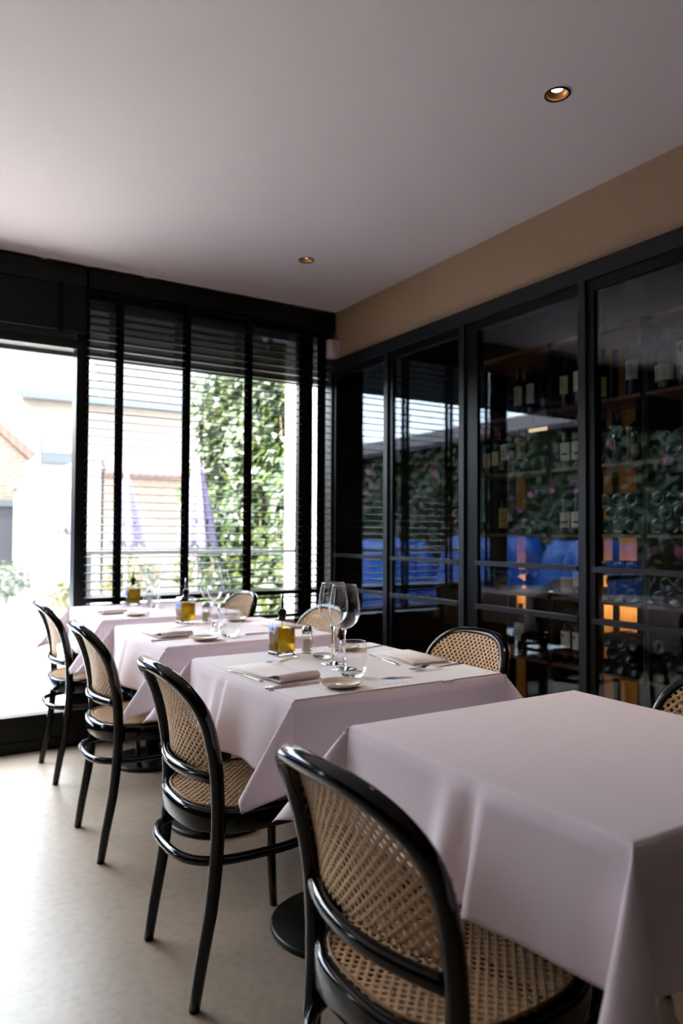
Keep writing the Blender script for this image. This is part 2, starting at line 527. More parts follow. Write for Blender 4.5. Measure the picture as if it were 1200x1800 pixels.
# lowered sun screens outside the window heads
for k, (a, b) in enumerate(((0.905, 2.44), (-3.0, -0.29), (-0.28, 0.895))):
    s = empty('sun_screen', ((a + b) / 2, 4.215, 2.13),
              label=['dark fabric sun screen lowered over the window head beside the glass door',
                     'dark fabric sun screen outside the window left of the glass door',
                    'dark fabric sun screen lowered over the strip of glass above the door'][k], cat='sun screen')
    part('fabric', MB().box(-(b - a) / 2, (b - a) / 2, -0.002, 0.002, 0, 0.33), MAT['screen'], s)
    part('hem_bar', MB().box(-(b - a) / 2, (b - a) / 2, -0.008, 0.008, -0.02, 0.0), MAT['black_metal'], s)

# ------------------------------------------------------------------ wine room behind the glass partition
struct('wall_cellar_back', MB().box(CX, CX + 0.1, 0.2, 4.2, 0, 2.5), MAT['cellar_wood'])
struct('wall_cellar_end', MB().box(PX + 0.06, CX, 4.06, 4.2, 0, 2.5), MAT['cellar_dark'])
struct('wall_cellar_near', MB().box(PX + 0.07, CX, 0.2, 0.3, 0, 2.5), MAT['cellar_dark'])
struct('ceiling_cellar', MB().box(RX + 0.12, CX + 0.1, 0.2, 4.2, 2.42, 2.5), MAT['cellar_dark'])
struct('wall_right_near', MB().box(PX, RX + 0.12, RY, 0.45, 0, 2.235), MAT['plain_wall'])

posts = [4.055, 3.434, 2.780, 2.037, 1.262, 0.49]
for k in range(5):
    y1 = posts[k] - 0.036
    y0 = posts[k + 1]
    o = sempty('window_%d' % (4 + k), (PX, (y0 + y1) / 2, 0))
    f = MB()
    f.box(PX, PX + 0.06, y1, y1 + 0.036, 0, 2.251)
    f.box(PX, PX + 0.06, y0, y1, 2.181, 2.251)
    f.box(PX, PX + 0.06, y0, y1, 0, 0.07)
    if k == 4: f.box(PX, PX + 0.06, y0 - 0.036, y0, 0, 2.251)
    part('partition_frame', rel(f, o), MAT['grey_metal'], o)
    dp = 0.085 if k == 2 else 0.035
    s = MB()
    s.box(PX + 0.012, PX + 0.055, y1 - dp, y1, 0.07, 2.181)
    s.box(PX + 0.012, PX + 0.055, y0, y0 + 0.012, 0.07, 2.181)
    s.box(PX + 0.012, PX + 0.055, y0 + 0.012, y1 - dp, 2.135, 2.181)
    part('sash', rel(s, o), MAT['black_metal'], o)
    for z in (0.991, 0.783):
        part('glazing_bar', rel(MB().box(PX + 0.002, PX + 0.045, y0 + 0.012, y1 - dp + 0.01, z, z + 0.021), o), MAT['grey_metal'], o)
    part('pane', rel(MB().box(PX + 0.022, PX + 0.028, y0 + 0.012, y1 - dp, 0.07, 2.135), o), MAT['partition_glass'], o)

SH = [0.405, 0.785, 1.143, 1.52, 1.868, 2.235]
RXF, RXB = 3.25, 3.55
def rack(y0, y1, label, boards):
    o = empty('wine_rack', (RXF, (y0 + y1) / 2, 0), label=label, cat='wine rack', group='wine racks behind the glass')
    hw = (y1 - y0) / 2
    for sgn in (-1, 1):
        yy = sgn * hw
        part('side_panel', MB().box(0.01, RXB - RXF, min(yy, yy - sgn * 0.016), max(yy, yy - sgn * 0.016), 0, 2.26), MAT['cellar_dark'], o)
    for z in SH:
        part('shelf', MB().box(0, RXB - RXF, -hw + 0.016, hw - 0.016, z - 0.018, z), MAT['walnut'], o)
    for a, b in boards:
        part('back_board', MB().box(RXB - RXF + 0.001, RXB - RXF + 0.012, a - o.location.y, b - o.location.y, 0.0, 2.215), MAT['cellar_dark'], o)
    return o
bays = [(2.975, 3.63), (2.345, 2.975), (1.715, 2.345)]
BOARDS = [[(2.996, 3.08), (3.185, 3.45), (3.54, 3.61)], [(2.364, 2.44), (2.49, 2.61), (2.73, 2.77), (2.84, 2.955)], [(1.735, 1.80), (1.88, 2.00), (2.08, 2.19), (2.26, 2.325)]]
for (a, b), bd, lab in zip(bays, BOARDS, ['open wine rack behind the tall panes, the bay farthest from the viewer',
                              'open wine rack in the middle bay behind the glass partition',
                              'open wine rack nearest the viewer behind the right-hand pane']):
    rack(a + 0.002, b - 0.002, lab, bd)

led = empty('led_strip', (3.605, 2.5, 0.085), label='warm light strip glowing low behind the wine racks', cat='light')
part('led_tube', MB().box(-0.008, 0.008, -0.95, 1.2, 0.665, 0.68), MAT['led'], led)
part('led_channel', MB().box(-0.03, -0.009, -0.95, 1.2, 0.65, 0.695), MAT['black_metal'], led)
part('bracket', MB().box(-0.0415, -0.03, -0.14, -0.10, 0.66, 0.69), MAT['black_metal'], led)

tb = empty('glow_bar', (3.275, 3.06, SH[4] - 0.018), label='short warm glowing bar under the upper shelf behind the middle pane', cat='light')  # glowing bar stands in for the warm bar that shows in the pane
part('tube', MB().tube([(0, -0.085, -0.085), (0, 0.085, -0.085)], 0.011, 12), emit('warm_bar_glow', (1.0, 0.72, 0.42), 0.13), tb)
for yy in (-0.05, 0.05):
    part('hanger', MB().lathe([(0.002, -0.078), (0.002, 0.0)], 8, c=(0, yy, 0)), MAT['black_metal'], tb)

# ------------------------------------------------------------------ wine bottles
def bottle_prof(h, r, shoulder=0.60, neck=0.0145):
    zs = h * shoulder
    return [(r * 0.55, 0.006), (r * 0.9, 0.0), (r, 0.006), (r, zs)] + \
           [(neck + (r - neck) * math.cos(t * PI / 2) ** 0.9, zs + (h * 0.17) * math.sin(t * PI / 2)) for t in (0.25, 0.5, 0.75)] + \
           [(neck, zs + h * 0.20), (neck, h * 0.955), (neck + 0.0015, h * 0.96), (neck + 0.0015, h)]
def label_patch(r, z0, z1, half, m_idx=0, dr=0.0008, seg=14, c=PI):
    mb = MB()
    vs, fs = [], []
    for k in range(seg + 1):
        a = c - half + 2 * half * k / seg
        for z in (z0, z1):
            vs.append(((r + dr) * math.cos(a), (r + dr) * math.sin(a), z))
    for k in range(seg): fs.append((2 * k, 2 * k + 2, 2 * k + 3, 2 * k + 1))
    mb.add(vs, fs, 0, True)
    return mb
BG = 'bottles standing in the wine racks'
def standing(x, y, z, h, r, label, lab=None, cap='capsule_black', shoulder=0.60):
    o = empty('wine_bottle', (x, y, z), rz=random.uniform(-0.25, 0.25), label=label, cat='bottle', group=BG)
    part('bottle_glass', MB().lathe(bottle_prof(h, r, shoulder), 24), MAT['bottle'], o)
    part('capsule', MB().lathe([(0.0158, h * 0.83), (0.0158, h * 0.955), (0.0175, h * 0.962), (0.0175, h + 0.001), (0.001, h + 0.001)], 16), MAT[cap], o)
    if lab:
        kind, z0, z1 = lab
        l = part('bottle_label', label_patch(r, z0, z1, 1.15), MAT[{'w': 'label_white', 'c': 'label_cream', 'y': 'label_yellow', 'r': 'label_white', 'm': 'label_white', 'g': 'label_white'}[kind]], o)
        hh = z1 - z0
        if kind in 'wcy':
            for q in (0.35, 0.55, 0.72):
                part('label_print', label_patch(r, z0 + hh * q, z0 + hh * (q + 0.035), 0.5, dr=0.0014, seg=6), MAT['label_ink'], l)
        if kind == 'm':
            part('label_print', label_patch(r, z0 + hh * 0.30, z0 + hh * 0.42, 0.45, dr=0.0014, seg=6, c=PI + 0.35), MAT['label_ink'], l)
            part('label_print', label_patch(r, z0 + hh * 0.38, z0 + hh * 0.50, 0.10, dr=0.0014, seg=4, c=PI - 0.55), MAT['label_red'], l)
        if kind == 'r':
            part('label_print', label_patch(r, z0 + hh * 0.62, z0 + hh * 0.84, 0.24, dr=0.0014, seg=6), MAT['label_red'], l)
        if kind == 'g':
            part('label_print', label_patch(r, z0 + hh * 0.55, z0 + hh * 0.82, 0.28, dr=0.0014, seg=6), MAT['label_gold'], l)
    return o
bx = 3.335
S2, S3, S4, S5, S6 = SH[4], SH[3], SH[2], SH[1], SH[0]
STAND = [
 (3.283, S2, .305, .037, ('w', .07, .19), 'capsule_black', 'dark-shouldered bottle with dim label, left one on the top bottle shelf of the middle pane'),
 (3.178, S2, .305, .037, ('w', .07, .19), 'capsule_black', 'bottle with dim label, second from left on the top bottle shelf of the middle pane'),
 (3.073, S2, .305, .036, None, 'capsule_black', 'unlabelled black bottle beside the rack upright on the top bottle shelf'),
 (2.915, S2, .300, .037, ('c', .085, .19), 'capsule_black', 'bottle with mottled grey label, just right of the rack upright, top bottle shelf'),
 (2.815, S2, .300, .037, ('w', .085, .20), 'capsule_black', 'bottle with tall pale label beside the partition post on the top bottle shelf'),
 (2.655, S2, .300, .036, ('y', .03, .135), 'capsule_black', 'bottle with a greenish yellow label, leftmost on the top shelf of the right-hand pane'),
 (2.455, S2, .330, .045, ('w', .09, .19), 'capsule_black', 'fat bottle with two-banded white label on the top shelf of the right-hand pane'),
 (2.268, S2, .310, .056, ('w', .05, .13), 'capsule_black', 'squat wide bottle with low white label on the top shelf of the right-hand pane'),
 (2.160, S2, .335, .042, ('g', .11, .23), 'capsule_black', 'bottle with gold-crested white label at the right picture edge, top shelf'),
 (3.570, S3, .305, .038, ('c', .055, .145), 'capsule_red', 'red-capped bottle with cream label at the far left end of the third shelf'),
 (3.482, S3, .305, .038, ('c', .060, .150), 'capsule_red', 'red-capped bottle with cream label, second from the left end of the third shelf'),
 (3.402, S3, .320, .036, ('w', .025, .185), 'capsule_black', 'bottle with a long narrow white label on the third shelf'),
 (2.912, S3, .300, .038, ('m', .045, .150), 'capsule_black', 'bottle with white label and dark bird mark, left of two on the third shelf'),
 (2.828, S3, .300, .038, ('m', .045, .150), 'capsule_black', 'bottle with white label and dark bird mark, next to the post on the third shelf'),
 (2.655, S3, .320, .041, None, 'capsule_black', 'black champagne bottle, left of three on the third shelf of the right-hand pane'),
 (2.560, S3, .320, .041, None, 'capsule_black', 'black champagne bottle, middle of three on the third shelf of the right-hand pane'),
 (2.435, S3, .325, .050, None, 'capsule_black', 'big black sloping-shouldered bottle, right of three on the third shelf of the right-hand pane'),
 (3.418, S4, .310, .037, ('y', .035, .160), 'capsule_black', 'single bottle with tall yellow label on the fourth shelf'),
 (2.918, S4, .300, .038, ('m', .035, .125), 'capsule_black', 'bottle with white label and dark bird mark, left of two on the fourth shelf'),
 (2.832, S4, .300, .038, ('m', .035, .125), 'capsule_black', 'bottle with white label and dark bird mark, next to the post on the fourth shelf'),
 (2.910, S5, .305, .038, ('c', .020, .110), 'capsule_black', 'bottle with cream label, left of two on the fifth shelf'),
 (2.825, S5, .320, .036, ('c', .060, .170), 'capsule_black', 'taller bottle with cream label, next to the post on the fifth shelf'),
 (3.281, S6, .305, .038, ('w', .080, .190), 'capsule_black', 'single bottle with plain white label on the lowest shelf'),
 (2.912, S6, .300, .038, ('r', .085, .180), 'capsule_black', 'bottle with red-seal white label, left of two on the lowest shelf'),
 (2.828, S6, .300, .038, ('r', .085, .180), 'capsule_black', 'bottle with red-seal white label, next to the post on the lowest shelf'),
]
for y, z, h, r, lab, cap, label in STAND:
    standing(bx, y, z + 0.0005, h, r, label, lab, cap, 0.5 if lab is None else 0.60)

# lying bottles: base towards the room
r_l = 0.0395
lyp = empty('wine_bottle', (RXF - 0.005, 0, 0))
prof = bottle_prof(0.30, r_l)
prof = [(0.004, 0.022), (r_l * 0.45, 0.012)] + prof[1:]
part('bottle_glass', MB().lathe(prof, 24, axis='x'), MAT['bottle'], lyp)
part('capsule', MB().lathe([(0.0158, 0.25), (0.0158, 0.287), (0.0175, 0.289), (0.0175, 0.3015), (0.001, 0.3015)], 14, axis='x'), MAT['capsule_black'], lyp)
first_lying = [True]
def lying(y, z, label, group):
    o = lyp if first_lying[0] else dup(lyp, (0, 0, 0))
    first_lying[0] = False
    o.location = (RXF - 0.004 + random.uniform(-0.012, -0.003), y, z)
    tag(o, label, 'bottle', group)
def pile(y0, n, rows, zs, label, group):
    for k in range(rows):
        for i in range(n - (k % 2)):
            lying(y0 + r_l + 0.0005 + i * (2 * r_l + 0.001) + (k % 2) * (r_l + 0.0005), zs + r_l + 0.0006 + k * (r_l * 1.735), label, group)
pile(2.362 + 0.012, 3, 3, S4, 'black bottle base in the three-row pile on the fourth shelf, middle rack', 'bottles piled on the fourth shelf, middle rack')
pile(2.362 + 0.012, 3, 3, S5, 'black bottle base in the pile on the fifth shelf, middle rack', 'bottles piled on the fifth shelf, middle rack')
pile(2.362 + 0.012, 3, 3, S6, 'black bottle base in the pile on the lowest shelf, middle rack', 'bottles piled on the lowest shelf, middle rack')
pile(2.06, 3, 2, S3, 'black bottle base in the pile on the third shelf, rack at the right picture edge', 'bottles piled on the third shelf, right rack')
pile(2.06, 3, 3, S4, 'black bottle base in the pile on the fourth shelf, rack at the right picture edge', 'bottles piled on the fourth shelf, right rack')
pile(2.06, 3, 2, S5, 'black bottle base in the pile on the fifth shelf, rack at the right picture edge', 'bottles piled on the fifth shelf, right rack')
pile(2.06, 3, 3, S6, 'black bottle base in the pile on the lowest shelf, rack at the right picture edge', 'bottles piled on the lowest shelf, right rack')
pile(3.032, 4, 1, S3, 'black bottle base lying in a row on the third shelf, far rack', 'bottles lying on the third shelf, far rack')
pile(3.06, 3, 2, S4, 'black bottle base in the small pile on the fourth shelf, far rack', 'bottles piled on the fourth shelf, far rack')
pile(3.36, 3, 2, S5, 'black bottle base in the small pile on the fifth shelf, far rack', 'bottles piled on the fifth shelf, far rack')
pile(2.995, 3, 2, S6, 'black bottle base in the small pile on the lowest shelf, far rack', 'bottles piled on the lowest shelf, far rack')

# ------------------------------------------------------------------ venetian blinds
PITCH_S = 0.0435
BY0, BY1 = 4.030, 4.078
def blind(x0, x1, zbot, tapes, label):
    o = empty('venetian_blind', ((x0 + x1) / 2, (BY0 + BY1) / 2, 0), label=label, cat='blind')
    cx = o.location.x; cy = o.location.y
    hw = (x1 - x0) / 2; hd = 0.024
    part('headrail', MB().box(-hw, hw, -0.024, 0.024, 2.455, 2.563), MAT['slat'], o, bevel=0.002)
    s = MB()
    z = 2.44
    while z > zbot + 0.03:
        t = math.radians(6)
        dz = math.sin(t) * hd
        s.box(-hw, hw, -hd, hd, z - 0.0020, z + 0.0020)
        # tilt the slat: inner edge lower
        for k in range(len(s.v) - 8, len(s.v)):
            x, y, zz = s.v[k]; s.v[k] = (x, y, zz + dz * (y / hd))
        z -= PITCH_S
    part('slats', s, MAT['slat'], o)
    part('bottom_rail', MB().box(-hw, hw, -hd, hd, zbot, zbot + 0.02), MAT['slat'], o, bevel=0.002)
    for tx in tapes:
        for yy in (-0.0255, 0.0255):
            part('ladder_tape', MB().box(tx - cx - 0.0165, tx - cx + 0.0165, yy - 0.0006, yy + 0.0006, zbot, 2.46), MAT['tape'], o)
    for sx in (-0.3, 0.3):
        part('ceiling_bracket', MB().box(sx * 2 * hw - 0.012, sx * 2 * hw + 0.012, -0.02, 0.02, 2.563, ZC), MAT['steel'], o)
    return o
blind(0.885, 2.432, 0.62, [1.058, 1.442, 1.832, 2.212, 2.345], 'black venetian blind lowered over the window beside the glass door')
def raised_blind(cx, hw, zb, label):
    o = empty('venetian_blind', (cx, 4.054, 0), label=label, cat='blind')
    part('headrail', MB().box(-hw, hw, -0.024, 0.024, 2.455, 2.563), MAT['slat'], o, bevel=0.002)
    s = MB()
    n = int((2.455 - zb - 0.024) / 0.0060)
    for k in range(n):
        s.box(-hw, hw, -0.024, 0.024, zb + 0.022 + k * 0.0060, zb + 0.022 + k * 0.0060 + 0.0042)
    part('stacked_slats', s, MAT['slat'], o)
    part('bottom_rail', MB().box(-hw, hw, -0.024, 0.024, zb, zb + 0.020), MAT['slat'], o, bevel=0.002)
    for tx in (-0.76 * hw, 0.0, 0.76 * hw):
        part('ladder_tape', MB().box(tx - 0.0165, tx + 0.0165, -0.0262, -0.025, zb - 0.006, 2.46), MAT['tape'], o)
    for sx in (-0.6 * hw, 0.6 * hw):
        part('ceiling_bracket', MB().box(sx - 0.012, sx + 0.012, -0.02, 0.02, 2.563, ZC), MAT['steel'], o)
raised_blind(0.324, 0.549, 2.206, 'black venetian blind pulled up above the glass door')
raised_blind(-1.60, 1.30, 2.206, 'black venetian blind pulled up left of the glass door')

# sensor on the taupe wall
o = empty('motion_sensor', (RX, 4.027, 2.262), label='white motion sensor box on the taupe wall at the window corner', cat='sensor')
part('housing', MB().box(-0.085, 0, -0.042, -0.002, 0, 0.120), MAT['white_plastic'], o, bevel=0.008, bseg=3)
part('indicator', MB().box(-0.050, -0.045, -0.0435, -0.0415, 0.045, 0.050), MAT['label_ink'], o)

# ------------------------------------------------------------------ downlights
def downlight(x, y, label):
    o = empty('downlight', (x, y, ZC), label=label, cat='ceiling light', group='recessed downlights')
    part('trim_ring', MB().lathe([(0.036, -0.0002), (0.036, -0.004), (0.041, -0.004), (0.041, -0.0002)], 40, closed_ends=False), MAT['black_metal'], o)
    part('reflector', MB().lathe([(0.0365, -0.003), (0.0350, 0.005), (0.0295, 0.012), (0.0180, 0.0165)], 40, closed_ends=False), MAT['brass'], o)
    part('lamp', MB().lathe([(0.0005, 0.0160), (0.0185, 0.0160), (0.0185, 0.022), (0.0005, 0.022)], 32), MAT['lamp'], o)
    ld = bpy.data.lights.new('downlight_beam', 'SPOT')
    ld.energy = 4.5; ld.color = (1.0, 0.74, 0.46); ld.spot_size = math.radians(88); ld.spot_blend = 0.8; ld.shadow_soft_size = 0.02
    lo = bpy.data.objects.new('downlight_beam', ld); COL.objects.link(lo)
    lo.parent = o; lo.location = (0, 0, 0.012)
    return o
# openings for the lamps in the ceiling slab
def cut_ceiling(spots):
    ce = bpy.data.objects['ceiling']
    mb = MB()
    for x, y in spots:
        mb.lathe([(0.0375, ZC - 0.05), (0.0375, ZC + 0.06)], 40, c=(x, y, 0))
    cutter = mb.build('cutter', MAT['black_metal'])
    md = ce.modifiers.new('holes', 'BOOLEAN'); md.object = cutter; md.solver = 'EXACT'
    dg = bpy.context.evaluated_depsgraph_get()
    me = bpy.data.meshes.new_from_object(ce.evaluated_get(dg))
    ce.modifiers.clear(); ce.data = me
    bpy.data.objects.remove(cutter)
SPOTS = [(1.819, 1.624), (1.832, 3.333)]
cut_ceiling(SPOTS)
downlight(*SPOTS[0], 'lit recessed downlight with gold reflector in the ceiling near the viewer')
downlight(*SPOTS[1], 'recessed downlight with gold reflector in the ceiling near the blinds')

# ------------------------------------------------------------------ chairs
XP = [(0, -.200), (.107, -.183), (.233, -.160), (.36, -.148), (.46, -.146), (.56, -.153), (.64, -.168), (.71, -.190), (.76, -.213), (.83, -.252)]
def hoop_xz(z): return smooth_tab(XP, z)
ZB, ZT, HW = 0.655, 0.800, 0.190
def hoop_half():
    pts = []
    for z in (0.0, .05, .10, .16, .22, .28, .34, .40, .46, .52, .57, .61): pts.append((hoop_xz(z), interp([(0, .181), (.3, .184), (.5, .187), (.64, .190)], z), z))
    for k in range(0, 13):
        t = (PI / 2) * k / 12
        y = HW * math.cos(t) ** (2 / 3.0); z = ZB + (ZT - ZB) * math.sin(t) ** (2 / 2.5)
        pts.append((hoop_xz(z), y, z))
    return pts
def bow(y, z): return (0.028 if z > .6 else 0.045) * 0 + interp([(.46, .050), (.55, .046), (.66, .034), (.80, .026)], max(z, .46)) * (1 - min(1, (y / HW) ** 2))
def superell(a, b, n, cx, z, k, tot):
    t = 2 * PI * k / tot
    c, s = math.cos(t), math.sin(t)
    return (cx + a * math.copysign(abs(c) ** (2 / n), c), b * math.copysign(abs(s) ** (2 / n), s), z)
def hexcane(name, fmap, inside, ext, parent, pitch=0.0100, hole=0.0043):
    """cane sheet with real holes: diamond cells, an eight-sided hole in each"""
    mb = MB(); mb.uv = []
    vmap = {}
    def vert(u, v):
        k = (round(u * 20000), round(v * 20000))
        if k not in vmap:
            vmap[k] = len(mb.v); mb.v.append(tuple(fmap(u, v))); mb.uv.append((u, v))
        return vmap[k]
    nu = int(ext[0] / pitch) + 2; nv = int(ext[1] / pitch) + 2
    for i in range(-nu, nu + 1):
        for j in range(-nv, nv + 1):
            if (i + j) % 2: continue
            u, v = i * pitch, j * pitch
            if not inside(u, v): continue
            outer = []
            cs = [(1, 0), (0, 1), (-1, 0), (0, -1)]
            for a in range(4):
                b = (a + 1) % 4
                outer.append((cs[a][0] * pitch, cs[a][1] * pitch))
                outer.append(((cs[a][0] + cs[b][0]) / 2 * pitch, (cs[a][1] + cs[b][1]) / 2 * pitch))
            oi = [vert(u + a, v + b) for a, b in outer]
            ii = []
            for k in range(8):
                t = 2 * PI * k / 8
                ii.append(vert(u + hole * math.cos(t), v + hole * math.sin(t)))
            for k in range(8):
                mb.f.append([oi[k], oi[(k + 1) % 8], ii[(k + 1) % 8], ii[k]]); mb.mi.append(0); mb.sm.append(True)
    return mb.build(name, MAT['cane'], parent, solid=0.0016)

def make_chair():
    o = empty('cane_chair')
    half = hoop_half()
    pts = [(x - bow(y, z) if z > .61 else x, -y, z) for x, y, z in half] + [(x - bow(y, z) if z > .61 else x, y, z) for x, y, z in half[:-1][::-1]]
    rad = []
    for x, y, z in pts: rad.append(interp([(0, .0135), (.12, .0155), (.35, .0175), (.6, .0172), (.9, .0172)], z))
    part('back_hoop', MB().tube(pts, rad, 12), MAT['black_wood'], o)
    # crossbar bowing to the rear
    cb = [(-.150 - bow(y, .53), y, .540) for y in [(-1 + 2 * k / 14) * .183 for k in range(15)]]
    part('crossbar', MB().tube(cb, .0125, 10, flat=(1.15, .95)), MAT['black_wood'], o)
    # back cane
    def ymax(z):
        if z < ZB: return .188
        q = min(1, (z - ZB) / (ZT - ZB))
        return HW * math.cos(math.asin(q ** (2.5 / 2))) ** (2 / 3.0)
    def grown(y, z):
        # outline of the cane sheet, a little wider than the hoop's centre line
        return abs(y) < ymax(z) + .003 if z < ZB else ((abs(y) / (HW + .003)) ** 3.0 + ((z - ZB) / (ZT - ZB + .004)) ** 2.5) < 1
    def inback(y, z): return z > .552 and grown(y, z)
    def fback(u, v):
        z = v + .66
        return (hoop_xz(z) - bow(u, z) + .0150, u, z)
    hexcane('back_cane', fback, lambda u, v: inback(u, v + .66), (.22, .16), o)
    sp = []
    for z in (.548, .58, .61, .635): sp.append((.188 + .004, z))
    for k in range(0, 25):
        t = PI * k / 24; c_ = math.cos(t)
        sp.append(((HW + .003) * math.copysign(abs(c_) ** (2 / 3.0), c_), ZB + (ZT - ZB + .004) * math.sin(t) ** (2 / 2.5)))
    for z in (.635, .61, .58, .548): sp.append((-.192, z))
    part('cane_spline', MB().tube([(hoop_xz(z) - bow(max(-HW, min(HW, y)), z) + .0158, y, z) for y, z in sp], .0030, 6), MAT['cane'], o)
    # seat ring
    A, NN = .205, 2.7
    ring = MB(); tot = 64
    prof = [(0, -.052), (0.003, -.056), (-.028, -.056), (-.030, -.006), (-.026, .000), (-.006, .002), (-.001, -.004)]
    prof = [(1, -.050), (.985, -.054), (.87, -.054), (.865, -.004), (.885, .001), (.975, .002), (1.0, -.006)]
    vs, fs = [], []
    for k in range(tot):
        for s_, dz in prof:
            x, y, z = superell(A * s_, A * s_, NN, 0, .458 + dz, k, tot); vs.append((x, y, z))
    np_ = len(prof)
    for k in range(tot):
        for j in range(np_):
            a = k * np_ + j; b = k * np_ + (j + 1) % np_
            c = ((k + 1) % tot) * np_
            fs.append((a, c + j, c + (j + 1) % np_, b))
    ring.add(vs, fs, 0, True)
    part('seat_ring', ring, MAT['black_wood'], o)
    ri = .89
    def ins(u, v): return (abs(u) / (A * ri)) ** NN + (abs(v) / (A * ri)) ** NN < 1
    hexcane('seat_cane', lambda u, v: (u, v, .4585 - .003 * max(0, 1 - (u * u + v * v) / .03)), ins, (.21, .21), o)
    sp = [superell(A * .895, A * .895, NN, 0, .461, k, 48) for k in range(48)]
    part('cane_spline', MB().tube(sp, .0028, 6, closed=True), MAT['cane'], o)
    for sy in (-1, 1):
        lp = [(.160, sy * .148, .405), (.165, sy * .155, .30), (.172, sy * .163, .15), (.186, sy * .172, 0)]
        part('leg', MB().tube(lp, [.0165, .0155, .0145, .0115], 10), MAT['black_wood'], o)
    st = [superell(.196, .178, 3.0, -.022, .335, k, 48) for k in range(48)]
    part('stretcher', MB().tube(st, .0120, 10, closed=True), MAT['black_wood'], o)
    return o

chair0 = make_chair()
TX, TY0, SPC = 1.137, 0.932, 0.9132
TYS = [TY0, TY0 + SPC, TY0 + 2 * SPC, TY0 + 3 * SPC - 0.035]
CHAIRS = [
 (0.797, 0.947, 0.02, 'black bentwood chair with cane back in the foreground, left of the bare front table'),
 (0.838, 1.872, 0.0, 'black bentwood cane chair on the left side of the second table from the viewer'),
 (0.838, 2.785, 0.0, 'black bentwood cane chair on the left side of the third table from the viewer'),
 (0.855, 3.690, 0.0, 'black bentwood cane chair left of the farthest table, in front of the glass door'),
 (1.462, 0.965, PI, 'black bentwood cane chair at the right picture edge, right of the bare front table'),
 (1.480, 1.905, PI, 'black bentwood chair with pale cane back, right of the second table from the viewer'),
 (1.450, 2.845, PI, 'black bentwood cane chair right of the third table, seen behind the wine glasses'),
 (1.445, 3.745, PI, 'black bentwood cane chair right of the farthest table, by the blinds'),
]
for k, (x, y, rz, lab) in enumerate(CHAIRS):
    c = chair0 if k == 0 else dup(chair0, (x, y, 0), rz)
    c.location = (x, y, 0); c.rotation_euler = (0, 0, rz)
    tag(c, lab, 'chair', 'cane chairs at the tables')

# ------------------------------------------------------------------ tables and cloths
TH = 0.7500            # wooden top
TW = 0.331
def make_table():
    o = empty('pedestal_table')
    part('tabletop', MB().box(-TW + .004, TW - .004, -TW + .004, TW - .004, TH - .028, TH), MAT['black_wood'], o, bevel=.003)
    part('column', MB().lathe([(.034, .018), (.034, TH - .04)], 24), MAT['black_metal'], o)
    part('top_plate', MB().box(-.16, .16, -.16, .16, TH - .04, TH - .028), MAT['black_metal'], o)
    part('base', MB().lathe([(.190, 0), (.200, .004), (.200, .012), (.192, .018), (.06, .026), (.034, .030)], 56), MAT['black_metal'], o)
    return o
t0 = make_table()
TL = ['pedestal table under the bare white cloth nearest the viewer',
      'pedestal table under the laid second table, its round black base showing',
      'pedestal table under the laid third table from the viewer',
      'pedestal table under the farthest laid table by the window']
for k in range(4):
    t = t0 if k == 0 else dup(t0, (TX, TYS[k], 0))
    t.location = (TX, TYS[k], 0)
    tag(t, TL[k], 'table', 'pedestal tables in a row')

